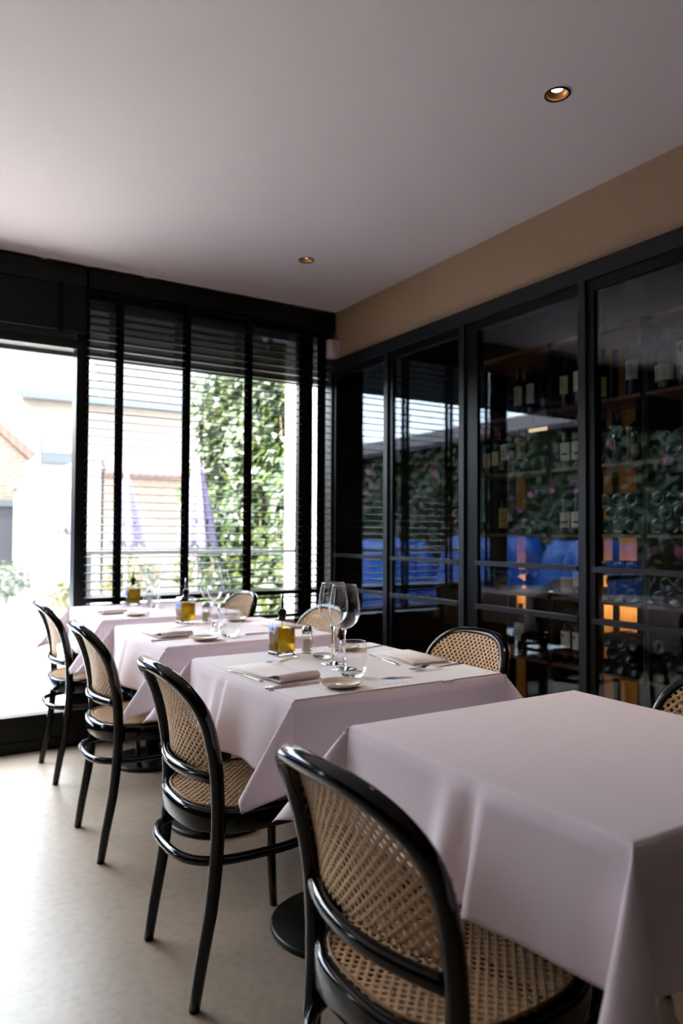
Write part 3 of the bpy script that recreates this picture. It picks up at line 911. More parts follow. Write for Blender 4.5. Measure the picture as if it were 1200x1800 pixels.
def cloth(name_label, cx, cy, top, drop, skew, waves, group, creases=()):
    """square cloth: flat top, straight drops, a curled flap at each corner"""
    w, S = TW + .001, TW + .001 + drop
    re = .006
    def lin(a, b, n): return [a + (b - a) * k / n for k in range(n)]
    pos = lin(0, w - re, 26) + lin(w - re, w + re, 6) + lin(w + re, S, 26) + [S]
    par = [-p for p in pos[:0:-1]] + pos
    n = len(par)
    A = 0.60
    def loop(phi, sk, A):
        return (A * math.sin(2 * phi), 0.26 * A * math.sin(4 * phi) + sk * math.sin(2 * phi) ** 2)
    def length(sk, A):
        L_ = 0; p = loop(0, sk, A)
        for k in range(1, 61):
            q = loop(PI / 2 * k / 60, sk, A); L_ += math.hypot(q[0] - p[0], q[1] - p[1]); p = q
        return L_
    tables = {}
    for key, sk in skew.items():
        a_ = A
        for _ in range(30): a_ *= (PI / 2 / length(sk, a_)) ** .8
        cum = [0]; p = loop(0, sk, a_)
        for k in range(1, 121):
            q = loop(PI / 2 * k / 120, sk, a_); cum.append(cum[-1] + math.hypot(q[0] - p[0], q[1] - p[1])); p = q
        tables[key] = (a_, sk, cum)
    def out(side, t, s):
        tt = max(0.0, t)
        q = tt / drop
        base = .004 + .012 * q
        o_ = base
        for amp, fr, ph in waves[side]:
            o_ += amp * q * (.5 + .5 * math.sin(fr * s + ph))
        edge = min(1.0, (w - abs(s)) / .08)
        o_ = base * .6 + (o_ - base * .6) * max(0, edge) 
        for cs, c0, amp, wid in creases:
            if cs == side: 
                d_ = c0 - s
                if d_ < 0: o_ += amp * .95 * q ** .8 * math.exp(-((d_ + .066) / .034) ** 2)
                if d_ > -.012: o_ += amp * q ** 0.6 * (min(1, (d_ + .012) / .016) if d_ < .004 else math.exp(-(d_ - .004) / wid))
        return o_
    def P(a, b):
        sa, sb = math.copysign(1, a), math.copysign(1, b)
        ta, tb = abs(a) - w, abs(b) - w
        if ta <= -re and tb <= -re: return (a, b, top)
        if ta > 0 and tb > 0:
            rho = math.hypot(ta, tb); phi = math.atan2(tb, ta)
            a_, sk, cum = tables[(int(sa), int(sb))]
            tgt = phi / (PI / 2) * cum[-1]
            k = 0
            while k < 119 and cum[k + 1] < tgt: k += 1
            ph = (k + (tgt - cum[k]) / (cum[k + 1] - cum[k])) / 120 * PI / 2
            pe, pf = loop(ph, sk, a_)
            # e outward diagonal, f from the a side to the b side
            ha = (pe - pf) / math.sqrt(2); hb = (pe + pf) / math.sqrt(2)
            ang = math.hypot(ha, hb)
            sn = math.sin(ang) / ang if ang > 1e-6 else 1
            oa, ob = rho * ha * sn, rho * hb * sn
            dz = rho * math.cos(ang)
            rim = .003
            return (sa * (w + rim + oa), sb * (w + rim + ob), top - dz)
        def roll(t):
            # rounded edge then down
            if t <= -re: return t, 0.0
            if t < re:
                u = (t + re) / (2 * re) * PI / 2
                return -re + re * math.sin(u), re * (1 - math.cos(u))
            return 0.0, t
        if tb <= ta or ta > 0:
            h, dz = roll(ta); o_ = out(('x', int(sa)), ta, b) if ta > 0 else 0
            fade = min(1, max(0, ta) / .02)
            return (sa * (w + h + .003 * fade + o_ * fade), b if abs(b) <= w else math.copysign(w, b), top - dz)
        h, dz = roll(tb); o_ = out(('y', int(sb)), tb, a) if tb > 0 else 0
        fade = min(1, max(0, tb) / .02)
        return (a if abs(a) <= w else math.copysign(w, a), sb * (w + h + .003 * fade + o_ * fade), top - dz)
    mb = MB()
    vs = [P(a, b) for b in par for a in par]
    fs = [(j * n + i, j * n + i + 1, (j + 1) * n + i + 1, (j + 1) * n + i) for j in range(n - 1) for i in range(n - 1)]
    mb.add(vs, fs, 0, True)
    o = mb.build('tablecloth', MAT['cloth'], None, solid=.0016)
    o.location = (cx, cy, 0)
    tag(o, name_label, 'tablecloth', group)
    return o
sym = {(-1, -1): 0, (-1, 1): 0, (1, -1): 0, (1, 1): 0}
W0 = {('x', -1): [(.014, 17, .6), (.010, 31, 1.2)], ('x', 1): [(.012, 19, .2)], ('y', -1): [(.012, 14, .4), (.006, 33, 2)], ('y', 1): [(.004, 18, 1)]}
CT = TH + .0015
def sk(**kw):
    d_ = dict(sym); d_.update({eval(k): v for k, v in kw.items()}); return d_
# +f turns the flap towards the b (y) direction; negative towards the x side
cloth('bare white tablecloth on the empty front table', TX, TYS[0], CT, .188,
      {(-1, -1): -.18, (-1, 1): .0, (1, -1): 0, (1, 1): 0}, {**W0, ('x', -1): [(.010, 9, .9)]}, 'white tablecloths', [(('x', -1), -.070, .036, .13)])
cloth('white tablecloth of the second table, laid with oil bottle, wine glasses and two plates', TX, TYS[1], CT, .188,
      {(-1, -1): -.30, (-1, 1): .0, (1, -1): 0, (1, 1): 0}, W0, 'white tablecloths', [(('x', -1), .03, .020, .10)])
cloth('white tablecloth of the third table from the viewer', TX, TYS[2], CT, .188,
      {(-1, -1): -.30, (-1, 1): -.25, (1, -1): 0, (1, 1): -.25}, W0, 'white tablecloths', [(('x', -1), .08, .018, .10)])
cloth('white tablecloth of the farthest table, under the blinds', TX, TYS[3], CT, .188,
      {(-1, -1): -.25, (-1, 1): -.32, (1, -1): 0, (1, 1): -.4}, {**W0, ('y', 1): [(.001, 18, 1)]}, 'white tablecloths')

# thin topper on the second table, with the printed corner
ZT0 = CT + .0012
tp = empty('table_topper', (TX, TYS[1], ZT0), label='thin white topper with small printed patch laid over the second table', cat='table topper')
part('sheet', MB().box(-.325, .325, -.331, .325, 0, .0010), MAT['topper'], tp)
part('picture_print', MB().add([(-.02, -.232, .0012), (.012, -.255, .0012), (.075, -.262, .0012), (.062, -.240, .0012), (.02, -.222, .0012)], [(0, 1, 2, 3, 4)]), mat('blue_print_ink', (0.03, 0.11, 0.42), 0.7), tp)
part('picture_print', MB().add([(.02, -.243, .0014), (.075, -.2615, .0014), (.066, -.246, .0014), (.03, -.236, .0014)], [(0, 1, 2, 3)]), mat('yellow_print_ink', (0.62, 0.50, 0.16), 0.7), tp)
pm = MB()
for k in range(7):
    pm.box(-.055 + k * .012, -.055 + k * .012 + (.007 if k % 2 else .004), -.300 - .0003 * k, -.2965 - .0003 * k, .0010, .0013)
part('grey_print', pm, mat('grey_print_ink', (0.45, 0.40, 0.42), 0.8), tp)
part('turned_hem', MB().box(.115, .150, -.336, -.331, -.006, .001), MAT['topper'], tp)
TT2 = ZT0 + .0013
TT = CT + .0011

# ------------------------------------------------------------------ tableware builders
def make_wine_glass():
    o = empty('wine_glass')
    part('foot', MB().lathe([(.0005, .0035), (.012, .0042), (.034, .0016), (.0365, .0008), (.0345, .0), (.0005, .0)], 40), MAT['solid'], o)
    part('stem', MB().lathe([(.0085, .0035), (.0048, .012), (.0036, .05), (.0037, .095), (.0055, .108), (.0090, .115)], 20), MAT['solid'], o)
    pr = [(.0008, .1140), (.012, .1160), (.026, .1235), (.0375, .1370), (.0440, .1540), (.0455, .1680), (.0435, .1900), (.0395, .2150), (.0345, .2400)]
    pts = []
    for i in range(len(pr) - 1):
        for t in (0, .5):
            pts.append((pr[i][0] + (pr[i + 1][0] - pr[i][0]) * t, pr[i][1] + (pr[i + 1][1] - pr[i][1]) * t))
    pts.append(pr[-1])
    part('bowl', MB().lathe(pr, 48, closed_ends=False), MAT['thin'], o)
    part('rim', MB().tube([(.0345 * math.cos(2 * PI * k / 40), .0345 * math.sin(2 * PI * k / 40), .240) for k in range(40)], .0008, 6, closed=True), MAT['solid'], o)
    return o
def make_tumbler():
    o = empty('water_glass')
    part('glass_wall', MB().lathe([(.024, .010), (.0345, .014), (.0395, .030), (.0405, .050), (.0380, .075), (.0355, .096)], 44, closed_ends=False), MAT['thin'], o)
    part('glass_base', MB().lathe([(.0005, .0), (.020, .0), (.026, .002), (.030, .006), (.0325, .0125), (.022, .0095), (.0005, .0085)], 40), MAT['solid'], o)
    part('rim', MB().tube([(.0355 * math.cos(2 * PI * k / 40), .0355 * math.sin(2 * PI * k / 40), .096) for k in range(40)], .0008, 6, closed=True), MAT['solid'], o)
    return o
def rounded_square(s, r, z, seg=6):
    pts = []
    for cx, cy, a0 in ((1, 1, 0), (-1, 1, 90), (-1, -1, 180), (1, -1, 270)):
        for k in range(seg + 1):
            a = math.radians(a0 + 90 * k / seg)
            pts.append((cx * (s - r) + r * math.cos(a), cy * (s - r) + r * math.sin(a), z))
    return pts
def loft(rings, cap=True, smooth=True):
    mb = MB(); n = len(rings[0]); vs = [p for r_ in rings for p in r_]; fs = []
    for i in range(len(rings) - 1):
        for k in range(n):
            fs.append((i * n + k, i * n + (k + 1) % n, (i + 1) * n + (k + 1) % n, (i + 1) * n + k))
    if cap: fs.append(tuple(range(n))[::-1]); fs.append(tuple((len(rings) - 1) * n + k for k in range(n)))
    return mb.add(vs, fs, 0, smooth)
def make_oil():
    o = empty('oil_bottle')
    s = .0335
    part('glass_base', loft([rounded_square(s, .006, 0), rounded_square(s, .006, .011)]), MAT['solid'], o)
    part('glass_wall', loft([rounded_square(s, .006, .011), rounded_square(s, .006, .102), rounded_square(s * .93, .012, .111), rounded_square(s * .45, .012, .114), rounded_square(.0125, .0124, .117), rounded_square(.0125, .0124, .128)], cap=False), MAT['thin'], o)
    part('olive_oil', loft([rounded_square(s - .003, .005, .0115), rounded_square(s - .003, .005, .083)]), MAT['oil'], o)
    part('stopper', MB().lathe([(.0115, .108), (.0115, .126), (.0145, .127), (.0145, .138), (.009, .144)], 24), MAT['black_metal'], o)
    part('spout', MB().lathe([(.0085, .143), (.0062, .150), (.0042, .165), (.0030, .192), (.0016, .193)], 16), MAT['steel'], o)
    part('dip_tube', MB().lathe([(.0015, .09), (.0015, .109)], 8), MAT['steel'], o)
    return o
def make_shaker():
    o = empty('salt_shaker')
    part('glass_wall', MB().lathe([(.019, .0), (.0205, .003), (.0200, .030), (.0185, .052), (.0155, .064)], 10, smooth=False), MAT['thin'], o)
    part('salt', MB().lathe([(.0165, .006), (.0165, .045), (.001, .046)], 16), MAT['salt'], o)
    part('cap', MB().lathe([(.0160, .062), (.0175, .066), (.0172, .074), (.0150, .083), (.0100, .088), (.001, .0895)], 28), MAT['steel'], o)
    return o
def make_plate():
    o = empty('side_plate')
    part('dish', MB().lathe([(.0005, .0), (.030, .0), (.033, .002), (.046, .0065), (.0545, .0130), (.0552, .0142), (.0540, .0145), (.044, .0082), (.030, .0042), (.0005, .0036)], 48, closed_ends=False), MAT['ceramic'], o)
    return o
def ribbon(prof, zf, th=.0014):
    """flat outline strip: prof = list of (x, halfwidth); height from zf(x)"""
    mb = MB(); vs = []; n = len(prof)
    for x, hw in prof:
        z = zf(x)
        vs += [(x, -hw, z), (x, hw, z), (x, hw, z + th), (x, -hw, z + th)]
    fs = [(0, 1, 2, 3), tuple((n - 1) * 4 + k for k in (3, 2, 1, 0))]
    for i in range(n - 1):
        a, b = i * 4, (i + 1) * 4
        for k in range(4): fs.append((a + k, b + k, b + (k + 1) % 4, a + (k + 1) % 4))
    return mb.add(vs, fs, 0, False)
def make_fork():
    o = empty('table_fork')
    zf = lambda x: .004 + .010 * math.exp(-((x - .05) / .028) ** 2) + (.006 * max(0, (x - .075) / .05))
    hd = ribbon([(-.095, .0075), (-.085, .0088), (-.05, .0065), (0, .0040), (.03, .0032), (.045, .0045), (.055, .0095), (.075, .0118)], lambda x: max(.0, zf(x) - .004))
    part('handle', hd, MAT['steel'], o, bevel=.0004)
    for k in range(4):
        yy = -.0095 + k * .0063
        t = ribbon([(.074, .0020), (.095, .0018), (.118, .0009)], lambda x: max(.0, zf(x) - .004))
        t.v = [(x, y + yy, z) for x, y, z in t.v]
        part('tine', t, MAT['steel'], o)
    return o
def make_knife():
    o = empty('table_knife')
    part('handle', ribbon([(-.10, .0040), (-.095, .0072), (-.05, .0062), (-.005, .0050)], lambda x: .0, .0042), MAT['steel'], o, bevel=.0012)
    part('blade', ribbon([(-.006, .0048), (.01, .0072), (.07, .0082), (.095, .0068), (.110, .0012)], lambda x: .0006, .0014), MAT['steel'], o)
    return o
def make_napkin(Lx=.125, Ly=.27, curl=True):
    """napkin folded flat, its near end rolled over in a loop"""
    o = empty('folded_napkin')
    def sheet(prof, hw, skew=0):
        mb = MB(); n = len(prof); vs = []
        for j in range(7):
            xx = -hw + 2 * hw * j / 6
            for y, z in prof: vs.append((xx, y + skew * xx, z * (1 - .10 * abs(j - 3) / 3 * (1 if z > .012 else 0))))
        fs = [(j * n + i, (j + 1) * n + i, (j + 1) * n + i + 1, j * n + i + 1) for j in range(6) for i in range(n - 1)]
        return mb.add(vs, fs, 0, True)
    h = Ly / 2
    part('lower_fold', sheet([(h, .0012), (0, .0012), (-h - .012, .0012)], Lx / 2 + .004), MAT['napkin'], o, solid=.002)
    if curl:
        pr = [(h, .0036), (.0, .0040), (-h + .03, .0050), (-h + .005, .0044), (-h - .008, .0048), (-h - .014, .0095), (-h - .012, .0160), (-h - .002, .0225), (-h + .022, .0195), (-h + .05, .0095), (-h + .085, .0056), (.02, .0054), (h - .01, .0054)]
    else:
        pr = [(h, .0036), (0, .0038), (-h, .0040), (-h - .004, .006), (-h, .0085), (0, .0082), (h - .01, .0066)]
    part('upper_fold', sheet(pr, Lx / 2), MAT['napkin'], o, solid=.002)
    return o

protos = {}
def put(kind, maker, x, y, z, rz, label, cat, group, used=set()):
    if kind not in protos:
        protos[kind] = maker(); o = protos[kind]
    else:
        o = copy_tree(protos[kind])
    o.location = (x, y, z); o.rotation_euler = (0, 0, rz)
    for k in ('label', 'category', 'group'):
        if k in o: del o[k]
    return tag(o, label, cat, group)

Y2, Y3, Y4 = TYS[1], TYS[2], TYS[3]
# second table
put('oil', make_oil, 1.073, 2.098, TT2, .05, 'square olive oil bottle with steel pourer on the second table, sharpest of the three', 'oil bottle', 'olive oil bottles')
put('shaker', make_shaker, 1.155, 2.080, TT2, .2, 'salt shaker with steel cap beside the oil bottle on the second table', 'salt shaker', 'salt shakers')
put('wine', make_wine_glass, 1.112, 1.782, TT2, 0, 'empty wine glass on the second table, the front one of the pair', 'wine glass', 'wine glasses')
put('wine', make_wine_glass, 1.128, 1.872, TT2, 0, 'empty wine glass on the second table, the rear one of the pair', 'wine glass', 'wine glasses')
put('tumbler', make_tumbler, 1.070, 1.672, TT2, 0, 'empty water tumbler behind the near bread plate on the second table', 'water glass', 'water glasses')
put('tumbler', make_tumbler, 1.150, 1.968, TT2, 0, 'empty water tumbler beside the salt shaker on the second table', 'water glass', 'water glasses')
put('plate', make_plate, 0.976, 1.582, TT2, 0, 'small beige bread plate at the near edge of the second table', 'plate', 'small bread plates')
put('plate', make_plate, 1.290, 2.075, TT2, 0, 'small beige bread plate behind the wine glasses on the second table', 'plate', 'small bread plates')
put('napkin', make_napkin, 0.905, 1.835, TT2, .10, 'beige napkin with rolled-over end, left side of the second table', 'napkin', 'folded napkins')
put('knife', make_knife, 0.826, 1.835, TT2, PI / 2 + .05, 'knife lying along the left edge of the second table', 'knife', 'table knives')
put('knife', make_knife, 0.900, 1.652, TT2, .0, 'butter knife in front of the rolled napkin on the second table', 'knife', 'table knives')
put('fork', make_fork, 1.012, 1.985, TT2, PI + .55, 'fork in front of the oil bottle on the second table', 'fork', 'table forks')
put('napkin_flat', lambda: make_napkin(.125, .23, False), 1.385, 1.835, TT2, -.08, 'flat folded beige napkin on the right side of the second table', 'napkin', 'folded napkins')
put('fork', make_fork, 1.372, 1.672, TT2, PI + .12, 'fork below the flat napkin on the second table', 'fork', 'table forks')
put('knife', make_knife, 1.295, 1.85, TT2, PI / 2 - .15, 'knife beside the flat napkin on the second table', 'knife', 'table knives')
put('knife', make_knife, 1.355, 2.06, TT2, .25, 'knife end showing behind the far bread plate on the second table', 'knife', 'table knives')
# third table
put('oil', make_oil, 1.085, 3.03, TT, .12, 'square olive oil bottle on the third table from the viewer', 'oil bottle', 'olive oil bottles')
put('shaker', make_shaker, 1.165, 2.995, TT, 0, 'salt shaker beside the oil bottle on the third table', 'salt shaker', 'salt shakers')
put('wine', make_wine_glass, 1.092, 2.675, TT, 0, 'empty wine glass on the third table, the front one of the pair', 'wine glass', 'wine glasses')
put('wine', make_wine_glass, 1.098, 2.765, TT, 0, 'empty wine glass on the third table, the rear one of the pair', 'wine glass', 'wine glasses')
put('tumbler', make_tumbler, 1.090, 2.560, TT, 0, 'empty water tumbler in front of the wine glasses on the third table', 'water glass', 'water glasses')
put('tumbler', make_tumbler, 1.170, 2.880, TT, 0, 'empty water tumbler beside the salt shaker on the third table', 'water glass', 'water glasses')
put('plate', make_plate, 0.975, 2.520, TT, 0, 'small beige bread plate at the near edge of the third table', 'plate', 'small bread plates')
put('plate', make_plate, 1.300, 2.990, TT, 0, 'small beige bread plate at the far right of the third table', 'plate', 'small bread plates')
put('napkin', make_napkin, 0.895, 2.77, TT, .10, 'beige napkin with rolled-over end, left side of the third table', 'napkin', 'folded napkins')
put('knife', make_knife, 0.898, 2.585, TT, .0, 'butter knife in front of the napkin on the third table', 'knife', 'table knives')
put('fork', make_fork, 1.01, 2.90, TT, PI + .5, 'fork lying in front of the oil bottle on the third table', 'fork', 'table forks')
put('napkin_flat', None, 1.385, 2.75, TT, .05, 'flat folded beige napkin on the right side of the third table', 'napkin', 'folded napkins')
put('knife', make_knife, 1.25, 2.57, TT, .1, 'knife lying right of the tumbler on the third table', 'knife', 'table knives')
# farthest table
put('oil', make_oil, 1.105, 3.90, TT, .1, 'square olive oil bottle on the farthest table by the blinds', 'oil bottle', 'olive oil bottles')
put('shaker', make_shaker, 1.180, 3.845, TT, 0, 'salt shaker beside the oil bottle on the farthest table', 'salt shaker', 'salt shakers')
put('wine', make_wine_glass, 1.118, 3.545, TT, 0, 'empty wine glass on the farthest table, the front one of the pair', 'wine glass', 'wine glasses')
put('wine', make_wine_glass, 1.125, 3.640, TT, 0, 'empty wine glass on the farthest table, the rear one of the pair', 'wine glass', 'wine glasses')
put('tumbler', make_tumbler, 1.065, 3.455, TT, 0, 'empty water tumbler in front of the wine glasses on the farthest table', 'water glass', 'water glasses')
put('tumbler', make_tumbler, 1.165, 3.745, TT, 0, 'empty water tumbler beside the salt shaker on the farthest table', 'water glass', 'water glasses')
put('plate', make_plate, 0.975, 3.405, TT, 0, 'small beige bread plate at the near edge of the farthest table', 'plate', 'small bread plates')
put('napkin', make_napkin, 0.895, 3.65, TT, .08, 'beige napkin with rolled-over end on the farthest table', 'napkin', 'folded napkins')
put('fork', make_fork, 1.02, 3.80, TT, PI + .7, 'fork on the farthest table in front of the oil bottle', 'fork', 'table forks')

# ------------------------------------------------------------------ outdoors
struct('floor_terrace', MB().box(-14, 16, 4.20, 34, -0.12, -0.02), MAT['terrace'])
GZ = -0.02
# steel rail outside the windows
o = empty('guard_rail', (1.66, 4.30, GZ), label='bright steel guard rail outside the window blind', cat='rail')
part('top_rail', MB().box(-.72, .74, -.02, .02, 1.030, 1.052), MAT['rail_steel'], o)
for sx in (-.70, .72): part('post', MB().box(sx - .015, sx + .015, -.015, .015, 0, 1.03), MAT['rail_steel'], o)
struct('wall_return', MB().box(2.452, 2.60, 4.20, 4.76, GZ, 3.0), mat('white_wall_render', (0.62, 0.60, 0.58), 0.9))

def leaf_cloud(name, m, parent, places, size, seed=1, extra=None):
    rnd = random.Random(seed)
    mb = MB()
    for (x, y, z, nx, ny, nz) in places:
        nrm = Vector((nx + rnd.uniform(-.6, .6), ny + rnd.uniform(-.6, .6), nz + rnd.uniform(-.3, .9))).normalized()
        t = Vector((rnd.uniform(-1, 1), rnd.uniform(-1, 1), rnd.uniform(-1.2, .2)))
        t = (t - nrm * t.dot(nrm)).normalized(); b = nrm.cross(t)
        s = size * rnd.uniform(.6, 1.25)
        p = Vector((x, y, z))
        c = nrm * (-.15 * s)
        vs = [p - t * s * .5, p + b * s * .42 + c, p + t * s * .6 + c * .6, p - b * s * .42 + c, p]
        mb.add(vs, [(0, 1, 4), (1, 2, 4), (2, 3, 4), (3, 0, 4)], 1 if (extra and rnd.random() < extra) else 0, False)
    return mb.build(name, m, parent)
rnd = random.Random(3)
# ivy wall on the right of the garden
o = empty('ivy_wall', (3.12, 6.4, GZ), label='tall sunlit green ivy covered wall behind the blind', cat='hedge')
part('wall', MB().box(0, .2, -1.7, 1.75, 0, 2.95), MAT['hedge_core'], o)
pl_ = []
for k in range(5200):
    y = rnd.uniform(-1.75, 1.72 + .25 * rnd.random()); z = rnd.uniform(0.05, 3.05)
    lump = .10 * math.sin(y * 5 + z * 2) + .08 * math.sin(z * 6 - y * 3)
    pl_.append((-.10 - .10 * rnd.random() + lump * .8, y, z, -1, -.15, .35))
leaf_cloud('leaves', [MAT['ivy'], MAT['shrub']], o, pl_, .105, 5, .10)
sm = MB()
for k in range(9):
    y = -1.5 + k * .38
    sm.tube([(-.03, y, 0), (-.08, y + .06, .9), (-.05, y - .05, 1.8), (-.08, y + .05, 2.8)], [.012, .01, .008, .004], 6)
part('stems', sm, MAT['twig'], o)
o = empty('ivy_wall', (-3.0, 10.5, GZ), label='long dark ivy wall with dusky tile coping, mirrored in the wine room glass', cat='hedge')
part('wall', MB().box(-.25, 0, -6.0, 6, 0, 2.64), MAT['hedge_core'], o)
part('tile_coping', MB().add([(-.9, -6, 3.10), (-.9, 6, 3.10), (.22, 6, 2.65), (.22, -6, 2.65), (-.9, -6, 3.03), (-.9, 6, 3.03), (.22, 6, 2.58), (.22, -6, 2.58)], [(0, 3, 2, 1), (4, 5, 6, 7), (0, 1, 5, 4), (1, 2, 6, 5), (2, 3, 7, 6), (3, 0, 4, 7)]), tile_mat('dusky_wall_tiles', (0.022, 0.014, 0.020), (0.036, 0.022, 0.030), 2.2), o)
pl_ = []
for k in range(5200):
    y = rnd.uniform(-6, 6); z = rnd.uniform(0.0, 2.62)
    pl_.append((.05 + .16 * rnd.random() + .06 * math.sin(y * 4 + z * 3), y, z, 1, 0, .3))
leaf_cloud('leaves', [MAT['ivy_dark'], MAT['pink_flower']], o, pl_, .16, 6, .05)

# blue tarpaulin heaps
def heap(x, y, lx, ly, h, label, seed):
    rn = random.Random(seed)
    mb = MB(); n = 22; vs = []
    ph = [rn.uniform(0, 6) for _ in range(6)]
    for j in range(n):
        for i in range(n):
            u, v = -1 + 2 * i / (n - 1), -1 + 2 * j / (n - 1)
            e = max(abs(u), abs(v))
            z = h * (1 - max(0, (e - .72) / .28) ** 1.5) + .035 * math.sin(5 * u + ph[0]) * math.sin(4 * v + ph[1]) * (1 if e < .98 else 0)
            f = 1 + .05 * math.sin(9 * math.atan2(v, u) + ph[2])
            vs.append((u * lx / 2 * f * (.86 + .14 * e), v * ly / 2 * f * (.86 + .14 * e), max(0.0, z) + (.05 * math.sin(7 * u + 6 * v + ph[3]) ** 2 if .3 < e < .95 else 0)))
    fs = [(j * n + i, j * n + i + 1, (j + 1) * n + i + 1, (j + 1) * n + i) for j in range(n - 1) for i in range(n - 1)]
    mb.add(vs, fs, 0, True)
    o = mb.build('tarpaulin_cover', MAT['tarp'], None, solid=.004)
    o.location = (x, y, GZ + .003)
    tag(o, label, 'tarpaulin', 'blue tarpaulins over garden furniture')
heap(-1.9, 5.6, .9, 1.0, 1.02, 'blue tarpaulin heap mirrored in the wine room glass, nearest the house', 1)
heap(-2.1, 7.3, 1.0, 1.5, 1.06, 'long blue tarpaulin heap mirrored in the middle of the wine room glass', 2)
heap(-1.9, 9.6, 1.1, 1.7, 1.0, 'blue tarpaulin heap mirrored in the wine room glass, farthest from the house', 3)

# houses
o = empty('brick_house', (2.5, 18, GZ), label='brick house with grey roof, gutter and skylight beyond the garden', cat='house')
part('wall', MB().box(0.0, 7.0, 0, .3, 0, 4.25), MAT['brick_pale'], o)
part('side_wall', MB().box(0.0, .3, .3, 5, 0, 4.25), MAT['brick_pale'], o)
def slab(a, b, c, d, th):
    a, b, c, d = map(Vector, (a, b, c, d)); n_ = (b - a).cross(d - a).normalized() * th
    vs = [a, b, c, d, a - n_, b - n_, c - n_, d - n_]
    return MB().add(vs, [(0, 1, 2, 3), (7, 6, 5, 4), (0, 4, 5, 1), (1, 5, 6, 2), (2, 6, 7, 3), (3, 7, 4, 0)])
part('roof', slab((-.15, -.25, 4.30), (7.2, -.25, 4.30), (7.2, 3.2, 8.0), (-.75, 3.2, 8.0), .12), MAT['slate'], o)
part('gutter', MB().box(-.2, 7.2, -.40, -.22, 4.17, 4.32), MAT['gutter'], o)
sky_l = part('skylight', slab((.78, .16, 4.80), (1.75, .16, 4.80), (1.75, .76, 5.44), (.68, .76, 5.44), .05), MAT['white_paint'], o)
wf = part('window_frame', MB().box(.42, 1.45, -.03, .06, 2.72, 3.34), MAT['gutter'], o)
part('pane', MB().box(.47, 1.40, -.04, -.03, 2.76, 3.02), MAT['dim_pane'], wf)
part('roller_shade', MB().box(.47, 1.24, -.06, -.035, 3.0, 3.30), MAT['white_paint'], wf)

o = empty('brick_outbuilding', (0.0, 15, GZ), label='low brick outbuilding with orange verge and dark boarded door at left', cat='building')
w = MB()
w.add([(-3, 0, 0), (2.16, 0, 0), (2.16, 0, 2.72), (-.4, 0, 5.0), (-3, 0, 2.72), (-3, .3, 0), (2.16, .3, 0), (2.16, .3, 2.72), (-.4, .3, 5.0), (-3, .3, 2.72)],
      [(0, 1, 2, 3, 4), (9, 8, 7, 6, 5), (1, 6, 7, 2), (2, 7, 8, 3), (3, 8, 9, 4), (4, 9, 5, 0), (0, 5, 6, 1)])
part('gable_wall', w, MAT['brick'], o)
part('roof_verge', slab((2.35, -.08, 2.64), (2.35, 2.5, 2.64), (-.4, 2.5, 5.09), (-.4, -.08, 5.09), .16), MAT['pantile'], o)
part('lintel', MB().box(-1.6, 2.12, -.10, 0, 1.62, 1.75), MAT['gutter'], o)
dr = part('boarded_door', MB().box(-1.5, 1.98, -.06, 0, 0.0, 1.62), MAT['shed_door'], o)
for k in range(9):
    part('door_glazing', MB().box(1.52 - k * .24, 1.62 - k * .24, -.068, -.061, .55, 1.22), MAT['gutter'], dr)
part('downpipe', MB().box(2.0, 2.10, -.09, -.01, 0, 1.62), MAT['white_paint'], o)

o = empty('garden_shed', (2.3, 13, GZ), label='white rendered lean-to with sloping top beyond the glass door', cat='shed')
w = MB()
w.add([(-.55, 0, 0), (.80, 0, 0), (.80, 0, 2.52), (-.55, 0, 1.92), (-.55, .3, 0), (.80, .3, 0), (.80, .3, 2.52), (-.55, .3, 1.92)],
      [(0, 1, 2, 3), (7, 6, 5, 4), (1, 5, 6, 2), (2, 6, 7, 3), (3, 7, 4, 0)])
part('wall', w, MAT['white_render'], o)
part('roof_edge', slab((-.65, -.06, 1.90), (.80, -.06, 2.545), (.80, .35, 2.545), (-.65, .35, 1.90), .05), MAT['white_paint'], o)
o = empty('garden_wall', (3.16, 13, GZ), label='brick garden wall with pink tiled top behind the blind', cat='wall')
part('wall', MB().box(0, 3.2, 0, .3, 0, 2.25), MAT['brick'], o)
part('tile_coping', slab((0, -.2, 2.20), (3.3, -.2, 2.20), (3.3, .5, 2.56), (0, .5, 2.56), .06), MAT['pink_tile'], o)

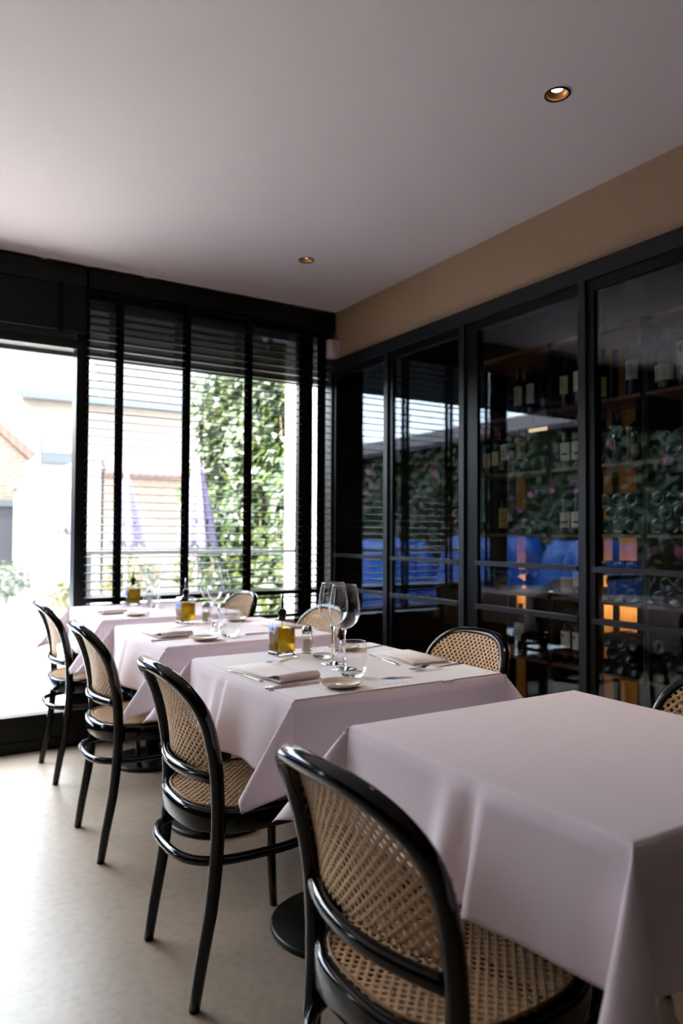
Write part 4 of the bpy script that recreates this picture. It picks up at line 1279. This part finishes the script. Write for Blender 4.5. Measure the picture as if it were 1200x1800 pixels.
def parasol(x, y, z0, z1, r, label, m='parasol'):
    o = empty('closed_parasol', (x, y, GZ), label=label, cat='parasol', group='closed parasols in the garden')
    part('pole', MB().lathe([(.02, .05), (.02, z1 + .06)], 12), MAT['white_paint'], o)
    mb = MB(); rings = []
    for t in [k / 10 for k in range(11)]:
        z = z0 + (z1 - z0) * t
        ring = []
        for k in range(40):
            a = 2 * PI * k / 40
            q = r * (1 - t) ** .8 * (1 + .22 * math.cos(8 * a)) + .025
            ring.append((q * math.cos(a), q * math.sin(a), z - .05 * math.cos(8 * a) * (1 - t)))
        rings.append(ring)
    part('canopy', loft(rings, cap=True), MAT[m], o)
    part('strap', MB().lathe([(r * .80, z0 + .28 * (z1 - z0)), (r * .80, z0 + .33 * (z1 - z0))], 24, closed_ends=False), MAT['shed_door'], o)
    part('base', MB().lathe([(.26, 0), (.26, .06), (.05, .09)], 28), MAT['gutter'], o)
parasol(2.40, 8.8, 1.00, 1.82, .20, 'closed lavender parasol seen through the blind, left of two')
parasol(2.62, 7.0, 1.00, 1.86, .18, 'closed lavender parasol in front of the ivy wall')
parasol(1.90, 9.6, 1.16, 1.72, .11, 'small closed parasol near the door post', 'parasol_white')

def shrub(x, y, r, h, m, n, label, seed, flowers=0):
    rn = random.Random(seed)
    o = empty('garden_shrub', (x, y, GZ), label=label, cat='shrub')
    st = MB()
    for k in range(6):
        a = k * 1.05
        st.tube([(0, 0, 0), (.3 * r * math.cos(a), .3 * r * math.sin(a), h * .5), (.6 * r * math.cos(a), .6 * r * math.sin(a), h * .85)], [.012, .008, .004], 6)
    part('stems', st, MAT['twig'], o)
    pts = []
    for k in range(n):
        a = rn.uniform(0, 2 * PI); e = rn.uniform(-.2, 1); rr_ = rn.uniform(.6, 1)
        c = math.sqrt(max(0, 1 - e * e))
        pts.append((r * rr_ * c * math.cos(a), r * rr_ * c * math.sin(a), h * .45 + h * .55 * e * rr_, c * math.cos(a), c * math.sin(a), e))
    leaf_cloud('leaves', [MAT[m], MAT['pink_flower']], o, pts, .09, seed, flowers)
shrub(1.55, 12.4, .38, .72, 'shrub_grey', 260, 'grey-green shrub in front of the dark boarded door', 2, .05)
shrub(1.30, 11.6, .35, .55, 'shrub_grey', 220, 'low pale green shrub at the left edge of the garden', 3)
shrub(1.75, 9.0, .28, .62, 'shrub', 200, 'yellow-green plant beside the door post outside', 4)
shrub(2.05, 7.6, .30, .52, 'shrub', 200, 'yellow-green plant seen low through the blind', 5)
shrub(2.75, 9.8, .40, 1.0, 'shrub', 320, 'yellow-green bush between the parasols behind the blind', 6)
